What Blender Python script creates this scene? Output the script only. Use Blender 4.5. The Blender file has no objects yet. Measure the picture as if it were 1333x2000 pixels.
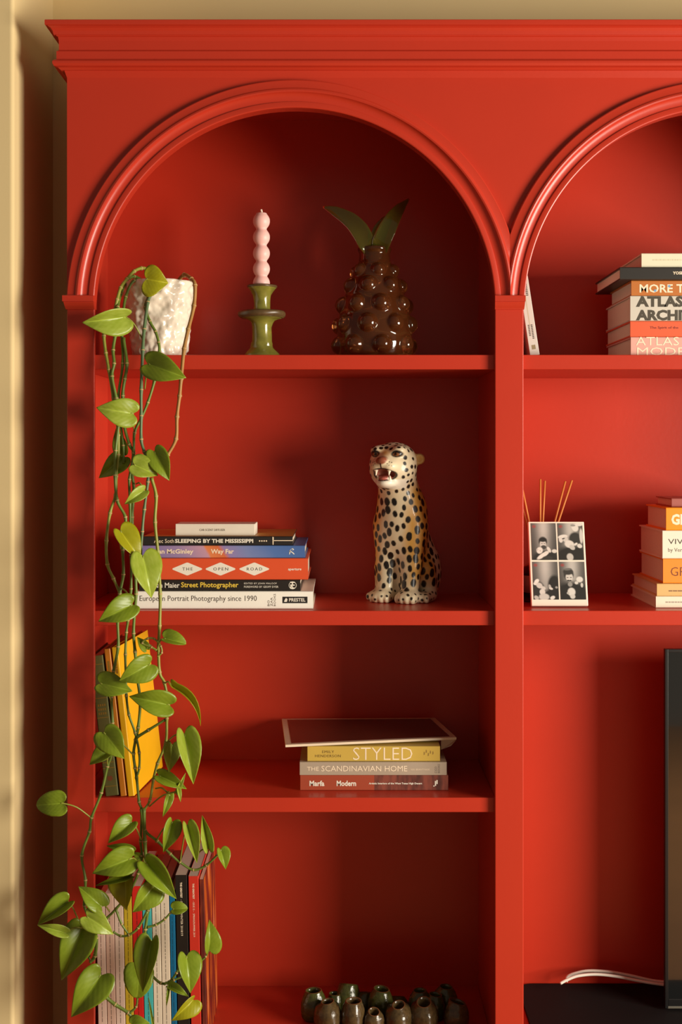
import bpy, bmesh, math, random
import numpy as np
from mathutils import Vector, Matrix, noise, Euler

random.seed(7)
scene = bpy.context.scene
COL = scene.collection

# ------------------------------------------------------------------ camera, world, light, exposure
CAM_D, CAM_Z, FPX, CX, CY = 2.31, 1.45, 2541.0, 666.5, 880.0     # metres, metres, pixels
cam_d = bpy.data.cameras.new('camera')
cam = bpy.data.objects.new('camera', cam_d)
COL.objects.link(cam)
cam.location = (0, -CAM_D, CAM_Z)
cam.rotation_euler = (math.radians(90), 0, 0)
cam_d.sensor_fit = 'VERTICAL'
cam_d.sensor_height = 36.0
cam_d.lens = FPX / 2000 * 36.0
cam_d.shift_y = -(1000 - CY) / 2000
cam_d.clip_start = 0.05
scene.camera = cam

world = bpy.data.worlds.new('room_ambience')
scene.world = world
world.use_nodes = True
wbg = world.node_tree.nodes['Background']
wbg.inputs[0].default_value = (1.0, 0.84, 0.64, 1)
wbg.inputs[1].default_value = 0.15

def area(name, loc, target, sx, sy, power, color, spread=180):
    d = bpy.data.lights.new(name, 'AREA')
    d.shape = 'RECTANGLE'; d.size = sx; d.size_y = sy
    d.energy = power; d.color = color; d.spread = math.radians(spread)
    o = bpy.data.objects.new(name, d); COL.objects.link(o)
    o.location = loc
    o.rotation_euler = (Vector(target) - Vector(loc)).to_track_quat('-Z', 'Y').to_euler()
    return o
# the one daylight source: a window in the wall to the right, outside the picture, facing across the room
area('window_right_offscreen', (2.80, -1.95, 1.35), (-1.0, -1.95, 1.35), 1.70, 1.20, 215, (1.0, 0.92, 0.78))

vs = scene.view_settings
vs.view_transform = 'Standard'; vs.look = 'None'; vs.gamma = 1.0; vs.exposure = 0.0
vs.use_curve_mapping = False

# ------------------------------------------------------------------ helpers
def lin(c):
    out = []
    for v in c[:3]:
        v = v / 255.0
        out.append(v / 12.92 if v <= 0.04045 else ((v + 0.055) / 1.055) ** 2.4)
    return (out[0], out[1], out[2], 1.0)

def P(px, py, y=0.0):
    s = (CAM_D + y) / FPX
    return Vector(((px - CX) * s, y, CAM_Z - (py - CY) * s))
def SC(y): return (CAM_D + y) / FPX          # metres per photo pixel at depth y

MATS = {}
def mat(name, rgb, rough=0.5, spec=0.5, var=0.06, scale=40, bump=0.0, bscale=200, **kw):
    """procedural principled material: colour with a little noise, optional fine relief"""
    if name in MATS: return MATS[name]
    m = bpy.data.materials.new(name); m.use_nodes = True
    nt = m.node_tree; b = nt.nodes['Principled BSDF']
    tc = nt.nodes.new('ShaderNodeTexCoord')
    nz = nt.nodes.new('ShaderNodeTexNoise'); nz.inputs['Scale'].default_value = scale; nz.inputs['Detail'].default_value = 3
    nt.links.new(tc.outputs['Object'], nz.inputs['Vector'])
    mix = nt.nodes.new('ShaderNodeMix'); mix.data_type = 'RGBA'
    c = lin(rgb)
    mix.inputs['A'].default_value = tuple(v * (1 - var) for v in c[:3]) + (1,)
    mix.inputs['B'].default_value = tuple(min(1, v * (1 + var)) for v in c[:3]) + (1,)
    nt.links.new(nz.outputs['Fac'], mix.inputs['Factor'])
    nt.links.new(mix.outputs['Result'], b.inputs['Base Color'])
    b.inputs['Roughness'].default_value = rough
    b.inputs['Specular IOR Level'].default_value = spec
    for k, v in kw.items():
        b.inputs[k.replace('_', ' ')].default_value = v
    if bump > 0:
        n2 = nt.nodes.new('ShaderNodeTexNoise'); n2.inputs['Scale'].default_value = bscale; n2.inputs['Detail'].default_value = 4
        nt.links.new(tc.outputs['Object'], n2.inputs['Vector'])
        bp = nt.nodes.new('ShaderNodeBump'); bp.inputs['Strength'].default_value = bump; bp.inputs['Distance'].default_value = 0.002
        nt.links.new(n2.outputs['Fac'], bp.inputs['Height'])
        nt.links.new(bp.outputs['Normal'], b.inputs['Normal'])
    MATS[name] = m
    return m

def vcol_mat(name, rough=0.3, spec=0.5, coat=0.0):
    """principled material that takes its colour from the mesh's 'Col' attribute (hand-painted glaze, prints)"""
    if name in MATS: return MATS[name]
    m = bpy.data.materials.new(name); m.use_nodes = True
    nt = m.node_tree; b = nt.nodes['Principled BSDF']
    a = nt.nodes.new('ShaderNodeAttribute'); a.attribute_name = 'Col'
    nt.links.new(a.outputs['Color'], b.inputs['Base Color'])
    b.inputs['Roughness'].default_value = rough; b.inputs['Specular IOR Level'].default_value = spec
    b.inputs['Coat Weight'].default_value = coat; b.inputs['Coat Roughness'].default_value = 0.06
    MATS[name] = m
    return m

def worigin(o):
    v = Vector((0, 0, 0))
    while o is not None:
        v = v + o.location; o = o.parent
    return v

def link_mesh(name, me, m, parent=None, smooth=False):
    o = bpy.data.objects.new(name, me); COL.objects.link(o)
    if m: me.materials.append(m)
    if smooth:
        me.polygons.foreach_set('use_smooth', [True] * len(me.polygons))
    if parent is not None: o.parent = parent
    return o

def raw(name, verts, faces, m, parent=None, smooth=False, local=False):
    """mesh from lists; verts in world space unless local, stored relative to the parent's origin"""
    if parent is not None and not local:
        off = worigin(parent)
        verts = [Vector(v) - off for v in verts]
    me = bpy.data.meshes.new(name)
    me.from_pydata([tuple(v) for v in verts], [], faces)
    me.validate(); me.update()
    return link_mesh(name, me, m, parent, smooth)

def from_bm(name, bm, m, parent=None, smooth=False, local=False):
    if parent is not None and not local:
        off = worigin(parent)
        bmesh.ops.translate(bm, verts=bm.verts, vec=-off)
    me = bpy.data.meshes.new(name); bm.to_mesh(me); bm.free()
    return link_mesh(name, me, m, parent, smooth)

def bm_box(bm, x0, x1, y0, y1, z0, z1, bev=0.0, seg=2):
    r = bmesh.ops.create_cube(bm, size=1.0)
    vs_ = r['verts']
    for v in vs_:
        v.co = Vector(((x0 + x1) / 2 + v.co.x * (x1 - x0), (y0 + y1) / 2 + v.co.y * (y1 - y0), (z0 + z1) / 2 + v.co.z * (z1 - z0)))
    if bev > 0:
        es = list({e for v in vs_ for e in v.link_edges})
        bmesh.ops.bevel(bm, geom=es, offset=bev, segments=seg, profile=0.5, affect='EDGES')

def boxo(name, x0, x1, y0, y1, z0, z1, m, parent=None, bev=0.0, seg=2, local=False):
    bm = bmesh.new(); bm_box(bm, x0, x1, y0, y1, z0, z1, bev, seg)
    return from_bm(name, bm, m, parent, False, local)

def empty(name, loc, rot=(0, 0, 0)):
    o = bpy.data.objects.new(name, None); COL.objects.link(o)
    o.location = loc; o.rotation_euler = rot; o.empty_display_size = 0.02
    return o

def tag(o, label=None, cat=None, group=None, kind=None):
    if label: o['label'] = label
    if cat: o['category'] = cat
    if group: o['group'] = group
    if kind: o['kind'] = kind
    return o

def lathe(name, prof, m, parent=None, seg=48, center=(0, 0), smooth=True, local=False, disp=None):
    """prof: list of (radius, z)"""
    V, F = [], []
    n = len(prof)
    for i, (r, z) in enumerate(prof):
        for k in range(seg):
            a = 2 * math.pi * k / seg
            rr = r if disp is None else r + disp(r, a, z, i)
            V.append((center[0] + rr * math.cos(a), center[1] + rr * math.sin(a), z))
    for i in range(n - 1):
        for k in range(seg):
            k2 = (k + 1) % seg
            F.append((i * seg + k, i * seg + k2, (i + 1) * seg + k2, (i + 1) * seg + k))
    if prof[0][0] > 1e-6: F.append(tuple(range(seg))[::-1])
    if prof[-1][0] > 1e-6: F.append(tuple((n - 1) * seg + k for k in range(seg)))
    return raw(name, V, F, m, parent, smooth, local)

def catmull(pts, n=6):
    pts = [Vector(p) for p in pts]
    if len(pts) < 3:
        return [pts[0].lerp(pts[-1], i / n) for i in range(n + 1)]
    P_ = [pts[0] * 2 - pts[1]] + pts + [pts[-1] * 2 - pts[-2]]
    out = []
    for i in range(1, len(P_) - 2):
        a, b, c, d = P_[i - 1], P_[i], P_[i + 1], P_[i + 2]
        for k in range(n):
            t = k / n
            out.append(0.5 * (2 * b + (c - a) * t + (2 * a - 5 * b + 4 * c - d) * t * t + (3 * b - a - 3 * c + d) * t ** 3))
    out.append(pts[-1])
    return out

def tube_geo(path, radius, seg=8):
    V, F = [], []
    up = Vector((0.13, -0.9, 0.2)).normalized()
    n = len(path)
    for i, p in enumerate(path):
        t = (path[min(i + 1, n - 1)] - path[max(i - 1, 0)])
        t = t.normalized() if t.length > 1e-9 else Vector((0, 0, -1))
        a = t.cross(up)
        if a.length < 1e-4: a = t.cross(Vector((1, 0, 0)))
        a.normalize(); b = t.cross(a).normalized()
        r = radius(i / (n - 1), i) if callable(radius) else radius
        for k in range(seg):
            q = 2 * math.pi * k / seg
            V.append(p + a * (r * math.cos(q)) + b * (r * math.sin(q)))
    for i in range(n - 1):
        for k in range(seg):
            k2 = (k + 1) % seg
            F.append((i * seg + k, (i + 1) * seg + k, (i + 1) * seg + k2, i * seg + k2))
    F.append(tuple(range(seg))); F.append(tuple((n - 1) * seg + k for k in range(seg))[::-1])
    return V, F

def tube(name, path, radius, m, parent=None, seg=8, local=False):
    V, F = tube_geo(path, radius, seg)
    return raw(name, V, F, m, parent, True, local)

def text_geo(s, x0, x1, z0, z1, bold=0.0, shear=0.0, spacing=1.0):
    """outline lettering fitted into the box x0..x1, z0..z1 -> (x, z) list and faces"""
    cu = bpy.data.curves.new('lettering', 'FONT')
    cu.body = s; cu.size = 1.0; cu.offset = bold; cu.shear = shear; cu.resolution_u = 2
    cu.space_character = spacing; cu.fill_mode = 'FRONT' if hasattr(cu, 'fill_mode') else cu.fill_mode
    o = bpy.data.objects.new('lettering', cu); COL.objects.link(o)
    me = bpy.data.meshes.new_from_object(o)
    n = len(me.vertices)
    co = np.zeros(n * 3, 'f'); me.vertices.foreach_get('co', co); co = co.reshape(-1, 3)
    faces = [tuple(p.vertices) for p in me.polygons]
    bpy.data.objects.remove(o); bpy.data.curves.remove(cu); bpy.data.meshes.remove(me)
    mn, mx = co.min(0), co.max(0)
    X = x0 + (co[:, 0] - mn[0]) / max(1e-6, mx[0] - mn[0]) * (x1 - x0)
    Z = z0 + (co[:, 1] - mn[1]) / max(1e-6, mx[1] - mn[1]) * (z1 - z0)
    return list(zip(X.tolist(), Z.tolist())), faces

# ------------------------------------------------------------------ materials of the place
M_RED = mat('red_satin_paint', (190, 52, 31), rough=0.34, spec=0.5, var=0.05, scale=9, bump=0.05, bscale=90)
M_WALL = mat('ochre_wall_paint', (228, 204, 152), rough=0.75, spec=0.2, var=0.03, scale=6, bump=0.04, bscale=150)
M_FLOOR = mat('oak_floor_boards', (150, 104, 62), rough=0.5, var=0.2, scale=5)

# ------------------------------------------------------------------ the setting
ZTOP_ROOM = 2.75
Y_BACK = 0.315
X_REVEAL = -0.5815
XL = P(131, 0).x
PITCH = 839 * SC(0); HALF = 391.5 * SC(0)
BAYX = [P(576, 0).x + i * PITCH for i in range(4)]
XR = BAYX[3] + HALF + 53 * SC(0)
def struct(name, *a, **k):
    return tag(boxo(name, *a, **k), kind='structure')
struct('floor', -3.0, 4.2, -4.2, Y_BACK + .1, -0.06, 0.0, M_FLOOR)
struct('wall_back', X_REVEAL - .05, XR + 0.18, Y_BACK, Y_BACK + 0.1, 0.0, ZTOP_ROOM, M_WALL)
struct('wall_left', -3.0, X_REVEAL, 0.0, Y_BACK + .1, 0.0, ZTOP_ROOM, M_WALL, bev=0.007, seg=4)
struct('wall_right', XR + 0.10, 4.2, 0.0, Y_BACK + .1, 0.0, ZTOP_ROOM, M_WALL, bev=0.007, seg=4)

# ------------------------------------------------------------------ the bookcase
case = empty('bookcase', (XL, 0, 0))
tag(case, 'tall red painted bookcase with arched bays and moulded cornice', 'bookcase')
S0 = SC(0)
Z_SPRING = P(0, 603).z
Z_SH1 = 1.45 + (880 - 693) * SC(.012); Z_SH2 = 1.45 - (1193 - 880) * SC(.012); Z_SH3 = 1.45 - (1558 - 880) * SC(.012); Z_SH4 = 0.376
SH_T = 28.5 * SC(.012)
Y_IN = 0.300                                      # inner face of the back panel
Z_FRIEZE = P(0, 120).z

# stiles, one above each upright
stile_x = [(XL, BAYX[0] - HALF)] + [(BAYX[i] + HALF, BAYX[i + 1] - HALF) for i in range(3)] + [(BAYX[3] + HALF, XR)]
for i, (a, b) in enumerate(stile_x):
    z0 = Z_SH2 - SH_T + .001 if i == 2 else 0.0          # the television niche runs through two bays
    boxo('stile', a, b, 0.0, 0.0115, z0, Z_SPRING, M_RED, case, bev=0.0016, seg=3)
    boxo('side_panel', a + .001 if i in (0, 4) else a + .002, a + .0185 if i == 0 else b - (.002 if i == 4 else .009), 0.0115, Y_IN + .0005, z0, Z_FRIEZE + .03, M_RED, case)
    # capital
    zc = P(0, 577, -.012).z
    zb = P(0, 604, -.006).z
    zm = P(0, 589, -.012).z
    V, F = [], []
    prof = [(.0010, zb), (.005, zb), (.0055, zb + .0015), (.0090, zb + .006), (.0125, zm - .001), (.0125, zm), (.0170, zm), (.0170, zc - .001), (.0160, zc), (.0, zc)]
    for (p, z) in prof:
        la = p * 0.10 if i > 0 else p * 0.30
        lb = p * .28
        V += [(a - la, 0.011, z), (a - la, -p, z), (b + lb * .25, -p, z), (b + lb * .25, 0.011, z)]
    for k in range(len(prof) - 1):
        for q in range(3):
            F.append((k * 4 + q, k * 4 + q + 1, (k + 1) * 4 + q + 1, (k + 1) * 4 + q))
    F.append((0, 1, 2, 3)); n_ = len(prof) - 1; F.append((n_ * 4 + 3, n_ * 4 + 2, n_ * 4 + 1, n_ * 4))
    raw('capital', V, F, M_RED, case)

# frieze board with the arches cut out
V, F = [], []
xs = [(XL, None)]
NARC = 72
cols = []
for i in range(4):
    c = BAYX[i]
    cols.append((c - HALF, Z_SPRING))
    for k in range(NARC + 1):
        th = math.pi - math.pi * k / NARC
        cols.append((c + HALF * math.cos(th), Z_SPRING + HALF * math.sin(th) + 1e-5))
cols = [(XL, Z_SPRING)] + cols + [(XR, Z_SPRING)]
ZT = Z_FRIEZE + 0.03
for (x, z) in cols:
    V += [(x, 0, z), (x, 0, ZT), (x, 0.022, z), (x, 0.022, ZT)]
for k in range(len(cols) - 1):
    a, b = k * 4, (k + 1) * 4
    F += [(a, b, b + 1, a + 1), (b + 2, a + 2, a + 3, b + 3), (a + 2, b + 2, b, a), (a + 1, b + 1, b + 3, a + 3)]
raw('frieze_panel', V, F, M_RED, case)

# arch mouldings: profile (radius in photo pixels, height proud of the face)
Z_CAP = P(0, 577, -.012).z - .0004
prof = [(446, 0.0), (446, .0090), (444.5, .0100), (431.5, .0108), (430.5, .0112), (428.5, .0136), (425.5, .0145), (422.5, .0136), (420.5, .0108),
        (417, .0082), (412, .0066), (406, .0060), (404, .0060), (403.5, .0084), (402.5, .0088), (394, .0088), (392.2, .0080), (391, .0055), (391, -.021)]
for i in range(4):
    V, F = [], []
    N = 96
    zc = P(0, 578).z
    ph = math.asin((P(0, 577).z - Z_SPRING) / HALF)
    for k in range(N + 1):
        th = math.pi - math.pi * k / N
        for (r, h) in prof:
            R = r * SC(-h)
            x = BAYX[i] + R * math.cos(th); z = Z_SPRING + R * math.sin(th)
            # neighbouring mouldings are mitred on the middle of the stile
            if i > 0: x = max(x, (stile_x[i][0] + stile_x[i][1]) / 2)
            if i < 3: x = min(x, (stile_x[i + 1][0] + stile_x[i + 1][1]) / 2)
            V.append((x, -h, max(z, Z_CAP)))
    m_ = len(prof)
    for k in range(N):
        for q in range(m_ - 1):
            F.append((k * m_ + q, k * m_ + q + 1, (k + 1) * m_ + q + 1, (k + 1) * m_ + q))
    o = raw('arch_moulding', V, F, M_RED, case, smooth=False)
    # smooth along the run only where the profile is curved
    me = o.data
    fl = []
    for k in range(len(me.polygons)):
        q = k % (m_ - 1)
        fl.append(True)
    if len(fl) == len(me.polygons): me.polygons.foreach_set('use_smooth', fl)
    me.set_sharp_from_angle(angle=math.radians(26))

# cornice with returns, profile (proud, photo row at that depth)
cp = [(0.0, 152), (.004, 138), (.009, 137), (.0115, 134), (.0135, 131.5), (.0165, 130), (.0195, 128), (.0215, 123), (.0215, 119), (.0195, 116.5), (.0165, 116),
      (.0155, 115.5), (.0155, 100), (.0125, 98.5), (.0118, 97), (.0120, 80), (.0132, 72), (.0158, 70), (.0160, 68), (.0195, 67.5), (.0200, 65.5), (.0210, 60),
      (.0240, 54), (.0285, 49.5), (.0320, 48), (.0325, 47), (.0325, 39), (.0318, 38)]
V, F = [], []
for (p, py) in cp:
    z = P(0, py, -p).z
    V += [(XL - p, Y_IN, z), (XL - p, -p, z), (XR + p, -p, z), (XR + p, Y_IN, z)]
m_ = len(cp)
for k in range(m_ - 1):
    for q in range(3):
        F.append((k * 4 + q, k * 4 + q + 1, (k + 1) * 4 + q + 1, (k + 1) * 4 + q))
F.append(((m_ - 1) * 4 + 0, (m_ - 1) * 4 + 1, (m_ - 1) * 4 + 2, (m_ - 1) * 4 + 3))
F.append((3, 2, 1, 0))
raw('cornice', V, F, M_RED, case)
Z_TOP = P(0, 38, -.0318).z

boxo('back_panel', XL + .002, XR - .002, Y_IN, Y_IN + .008, 0.0, Z_FRIEZE + .03, M_RED, case)
Y_SHF = 0.012
def shelf(i0, i1, z, zt=SH_T):
    boxo('shelf', (XL + .0186) if i0 == 0 else BAYX[i0] - HALF - .0088, BAYX[i1] + HALF + .0018, Y_SHF, Y_IN + .002, z - zt, z, M_RED, case, bev=.0012, seg=2)
for i in range(4):
    shelf(i, i, Z_SH1); shelf(i, i, Z_SH2)
for i in (0, 3):
    shelf(i, i, Z_SH3); shelf(i, i, Z_SH4)
shelf(1, 2, Z_SH4)
for i0, i1 in ((0, 0), (1, 2), (3, 3)):
    boxo('plinth_board', BAYX[i0] - HALF + .0003, BAYX[i1] + HALF - .0003, 0.006, 0.022, 0.0, Z_SH4 - SH_T - .001, M_RED, case, bev=.001)
boxo('ceiling_panel', XL + .01, XR - .01, 0.022, Y_IN, Z_FRIEZE + .012, Z_FRIEZE + .028, M_RED, case)

# ------------------------------------------------------------------ books
M_PAGE = mat('book_page_edges', (226, 208, 186), rough=0.8, spec=0.1, var=0.10, scale=400)
def ink(rgb):
    return mat('ink_%d_%d_%d' % rgb, rgb, rough=0.55, var=0.02)
def cover_mat(rgb, rough=0.42):
    return mat('cover_%d_%d_%d' % rgb, rgb, rough=rough, var=0.05, scale=25)

def make_book(name, label, cat, L, W, T, cover, hard=True, pages=None, group=None, bow=0.0):
    """lying book, spine on -y: x -L/2..L/2, y 0..W, z 0..T"""
    root = empty(name, (0, 0, 0))
    tag(root, label, cat, group)
    b = min(.0026, T * .14) if hard else .0006
    o = .003 if hard else .0002
    r = min(.0022, T * .2) if hard else min(.0010, T * .15)
    pf = []
    pf += [(W, 0), (W, b), (b, b), (b, T - b), (W, T - b), (W, T)]
    for k in range(5):
        a = math.pi / 2 + (math.pi / 2) * k / 4
        pf.append((r + r * math.cos(a), T - r + r * math.sin(a)))
    for k in range(5):
        a = math.pi + (math.pi / 2) * k / 4
        pf.append((r + r * math.cos(a), r + r * math.sin(a)))
    V, F = [], []
    for x in (-L / 2, L / 2):
        for (y, z) in pf: V.append((x, y, z))
    n = len(pf)
    for k in range(n):
        k2 = (k + 1) % n
        F.append((k, k2, n + k2, n + k))
    F.append(tuple(range(n))[::-1]); F.append(tuple(range(n, 2 * n)))
    raw('cover', V, F, cover, root, local=True)
    boxo('page_block', -L / 2 + o, L / 2 - o, b, W - o, b, T - b, pages or M_PAGE, root, local=True)
    return root

def letter(root, s, x0, x1, z0, z1, m, bold=0.0, shear=0.0, spacing=1.0, name='title_lettering', y=-.00025):
    g, f = text_geo(s, x0, x1, z0, z1, bold, shear, spacing)
    return raw(name, [(x, y, z) for (x, z) in g], f, m, root, local=True)
def patch(root, pts, m, name='printed_panel', y=-.00013):
    return raw(name, [(x, y, z) for (x, z) in pts], [tuple(range(len(pts)))], m, root, local=True)

def marks(root, x0, x1, z0, z1, m, seed=1, gap=.0012, name='small_print', y=-.00025):
    """a line of print too small to read: word-long strokes"""
    rr = random.Random(seed); V, F = [], []
    x = x0
    while x < x1:
        w = min(.003 + .006 * rr.random(), x1 - x)
        i = len(V); V += [(x, y, z0), (x + w, y, z0), (x + w, y, z1), (x, y, z1)]; F.append((i, i + 1, i + 2, i + 3)); x += w + gap
    return raw(name, V, F, m, root, local=True)

class Stack:
    """books lying on each other on a shelf; every call gives the spine's pixel box and its depth"""
    def __init__(s, z): s.z = z + .0004
    def add(s, name, label, cat, x0, x1, t_px, y, W, cover, hard=True, pages=None, group=None, rz=0, dz=0.0):
        k = SC(y); L = (x1 - x0) * k; T = t_px * k
        r = make_book(name, label, cat, L, W, T, cover, hard, pages, group)
        xm = (x0 + x1) / 2
        r.location = ((xm - CX) * k, y, s.z + dz); r.rotation_euler = (0, 0, math.radians(rz))
        s.z += T + .0002 + dz
        return Spine(r, xm, k, T)
class Spine:
    def __init__(s, r, xm, k, T): s.r, s.xm, s.k, s.T = r, xm, k, T
    def X(s, px): return (px - s.xm) * s.k
    def t(s, txt, x0, x1, f0, f1, m, bold=0.0, shear=0.0, spacing=1.0, name='title_lettering', y=-.00025):
        """f0..f1: share of the spine's height from the bottom"""
        return letter(s.r, txt, s.X(x0), s.X(x1), f0 * s.T, f1 * s.T, m, bold, shear, spacing, name, y)
    def p(s, pts, m, name='printed_panel', y=-.00013):
        return patch(s.r, [(s.X(a), b * s.T) for a, b in pts], m, name, y)

WHITE_INK = ink((240, 232, 215)); BLACK_INK = ink((30, 26, 24)); YEL_INK = ink((232, 196, 70)); GREY_INK = ink((120, 108, 96))
CREAM_INK = ink((248, 226, 196))

# -- stack of photography books on the second shelf
GA = 'photography books stacked behind the trailing plant'
A = Stack(Z_SH2)
b = A.add('book', 'thick cream white book at the bottom of the stack behind the trailing plant', 'book', 266, 612, 34.5, .035, .235, cover_mat((253, 247, 234)), group=GA)
b.t('European Portrait Photography since 1990', 273, 502, .36, .76, ink((70, 56, 46)), bold=-.004)
b.p([(552, .33), (601, .33), (601, .70), (552, .70)], BLACK_INK, 'publisher_panel')
b.t('PRESTEL', 565, 597, .42, .62, WHITE_INK, bold=.02, name='publisher_lettering')
b.p([(555, .42), (558, .40), (561, .42), (562, .56), (559, .63), (557, .55)], WHITE_INK, 'publisher_mark', y=-.00025)
for i, w in enumerate(('BO', 'ZAR', 'BOOKS')):
    g, f = text_geo(w, 0, [.34, .5, .70][i] * b.T, 0, 4.0 * b.k)
    raw('imprint_lettering', [(b.X(527 + i * 6) - z, -.00025, .16 * b.T + x) for x, z in g], f, GREY_INK, b.r, local=True)
b = A.add('book', 'slim black book with white and yellow spine lettering between orange and cream books', 'book', 272, 587, 22, .040, .215, cover_mat((38, 32, 28)), group=GA)
b.t('Vivian Maier', 287, 351, .28, .74, WHITE_INK, bold=.012)
b.t('Street Photographer', 354, 466, .18, .78, YEL_INK, bold=.018)
b.t('EDITED BY JOHN MALOOF', 477, 541, .56, .74, WHITE_INK, spacing=1.1, name='editor_lettering')
b.t('FOREWORD BY GEOFF DYER', 477, 544, .28, .46, WHITE_INK, spacing=1.1, name='editor_lettering')
ring = [(572 + 7.6 * math.cos(a), .5 + .34 * math.sin(a)) for a in [2 * math.pi * k / 24 for k in range(24)]]
b.p(ring, WHITE_INK, 'publisher_mark')
b.p([(572 + (x - 572) * .88, .5 + (z - .5) * .88) for x, z in ring], cover_mat((38, 32, 28)), 'publisher_mark', y=-.0002)
g, f = text_geo('PH', 0, .62 * b.T, 0, 9 * b.k, bold=.05)
raw('publisher_lettering', [(b.X(576) - z, -.0003, .2 * b.T + x) for x, z in g], f, WHITE_INK, b.r, local=True)
b = A.add('book', 'thick orange book with three white diamonds on its spine', 'book', 271, 602, 42, .037, .235, cover_mat((222, 84, 44)), group=GA)
for k, (x0, x1, w) in enumerate(((337, 395, 'THE'), (402, 460, 'OPEN'), (468, 526, 'ROAD'))):
    c = (x0 + x1) / 2; h = (x1 - x0) / 2
    pts = []
    for q in range(7):
        a = -math.pi / 4 + (math.pi / 2) * q / 6
        pts.append((c + h - 3.0 + 3.4 * math.cos(a) - .4, .5 + .050 * math.sin(a)))
    pts += [(c + 2, .79), (c, .80), (c - 2, .79)]
    for q in range(7):
        a = math.pi - math.pi / 4 + (math.pi / 2) * q / 6
        pts.append((c - h + 3.0 + 3.4 * math.cos(a) + .4, .5 + .050 * math.sin(a)))
    pts += [(c - 2, .21), (c, .20), (c + 2, .21)]
    b.p(pts, WHITE_INK, 'diamond_panel')
    wd = (20, 29, 30)[k]
    b.t(w, c - wd / 2 + .5, c + wd / 2 + .5, .43, .57, BLACK_INK, spacing=1.35)
b.t('aperture', 563, 589, .40, .54, WHITE_INK, bold=.02, shear=.15, name='publisher_lettering')
# violet, orange and blue spine
mw = bpy.data.materials.new('sunset_print'); mw.use_nodes = True; MATS['sunset_print'] = mw
nt = mw.node_tree; bs = nt.nodes['Principled BSDF']; bs.inputs['Roughness'].default_value = .4
tc = nt.nodes.new('ShaderNodeTexCoord'); sep = nt.nodes.new('ShaderNodeSeparateXYZ'); nzn = nt.nodes.new('ShaderNodeTexNoise'); nzn.inputs['Scale'].default_value = 30
nt.links.new(tc.outputs['Object'], sep.inputs[0]); nt.links.new(tc.outputs['Object'], nzn.inputs['Vector'])
m1 = nt.nodes.new('ShaderNodeMath'); m1.operation = 'MULTIPLY_ADD'; m1.inputs[1].default_value = 3.36; m1.inputs[2].default_value = .46
m2 = nt.nodes.new('ShaderNodeMath'); m2.operation = 'MULTIPLY_ADD'; m2.inputs[1].default_value = .05
m3 = nt.nodes.new('ShaderNodeMath'); m3.operation = 'MULTIPLY_ADD'; m3.inputs[1].default_value = 2.2
nt.links.new(sep.outputs['X'], m1.inputs[0]); nt.links.new(sep.outputs['Z'], m3.inputs[0]); nt.links.new(m1.outputs[0], m3.inputs[2])
nt.links.new(nzn.outputs['Fac'], m2.inputs[0]); nt.links.new(m3.outputs[0], m2.inputs[2])
cr = nt.nodes.new('ShaderNodeValToRGB')
stops = [(0, (128, 112, 164)), (.25, (156, 132, 174)), (.40, (196, 150, 170)), (.415, (226, 132, 78)), (.50, (214, 110, 66)), (.53, (150, 130, 180)), (.66, (124, 136, 184)), (.82, (84, 116, 176)), (1, (72, 104, 162))]
els = cr.color_ramp.elements
els[0].position = 0; els[0].color = lin(stops[0][1]); els[1].position = 1; els[1].color = lin(stops[-1][1])
for p_, c_ in stops[1:-1]:
    e = els.new(p_); e.color = lin(c_)
nt.links.new(m2.outputs[0], cr.inputs[0]); nt.links.new(cr.outputs[0], bs.inputs['Base Color'])
b = A.add('book', 'violet to blue book with an orange patch on its spine', 'book', 276, 596, 24.2, .040, .23, mw, group=GA)
b.t('Ryan McGinley', 296, 378, .24, .72, CREAM_INK, bold=.028)
b.t('Way Far', 412, 457, .24, .72, CREAM_INK, bold=.028)
tubepts = [(566, .30), (567, .62), (571, .78), (574, .66), (570, .55), (566, .56), (572, .44), (575, .30)]
V, F = [], []
for k in range(len(tubepts)):
    x, z = tubepts[k]
    V += [(b.X(x - .9), -.0003, z * b.T - .0004), (b.X(x + .9), -.0003, z * b.T + .0004)]
for k in range(len(tubepts) - 1): F.append((2 * k, 2 * k + 1, 2 * k + 3, 2 * k + 2))
raw('monogram', V, F, WHITE_INK, b.r, local=True)
b = A.add('book', 'slim black book with a tan cover, uppermost under the small white box', 'book', 280, 572, 17.6, .041, .225, mat('tan_black_cover', (38, 34, 32), rough=.45), group=GA)
patchm = cover_mat((196, 148, 70))
V = [(-b.X(572), .0015, b.T + .0002), (b.X(572), .0015, b.T + .0002), (b.X(572), .222, b.T + .0002), (-b.X(572), .222, b.T + .0002)]
raw('cover_print', V, [(0, 1, 2, 3)], patchm, b.r, local=True)
b.t('Alec Soth', 301, 340, .28, .72, CREAM_INK)
b.t('SLEEPING BY THE MISSISSIPPI', 342, 495, .28, .72, WHITE_INK, bold=.035)
for k in range(4):
    c = 507.5 + k * 4.4
    b.p([(c + 1.5 * math.cos(a), .5 + .085 * math.sin(a)) for a in [math.pi * q / 4 for q in range(8)]], CREAM_INK, 'printed_dot')
b.p([(533, .08), (534.5, .08), (535, .92), (532.5, .95)], CREAM_INK, 'printed_rule')
b.p([(534, .50), (572, .50), (572, .58), (534, .58)], CREAM_INK, 'printed_rule')
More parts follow.
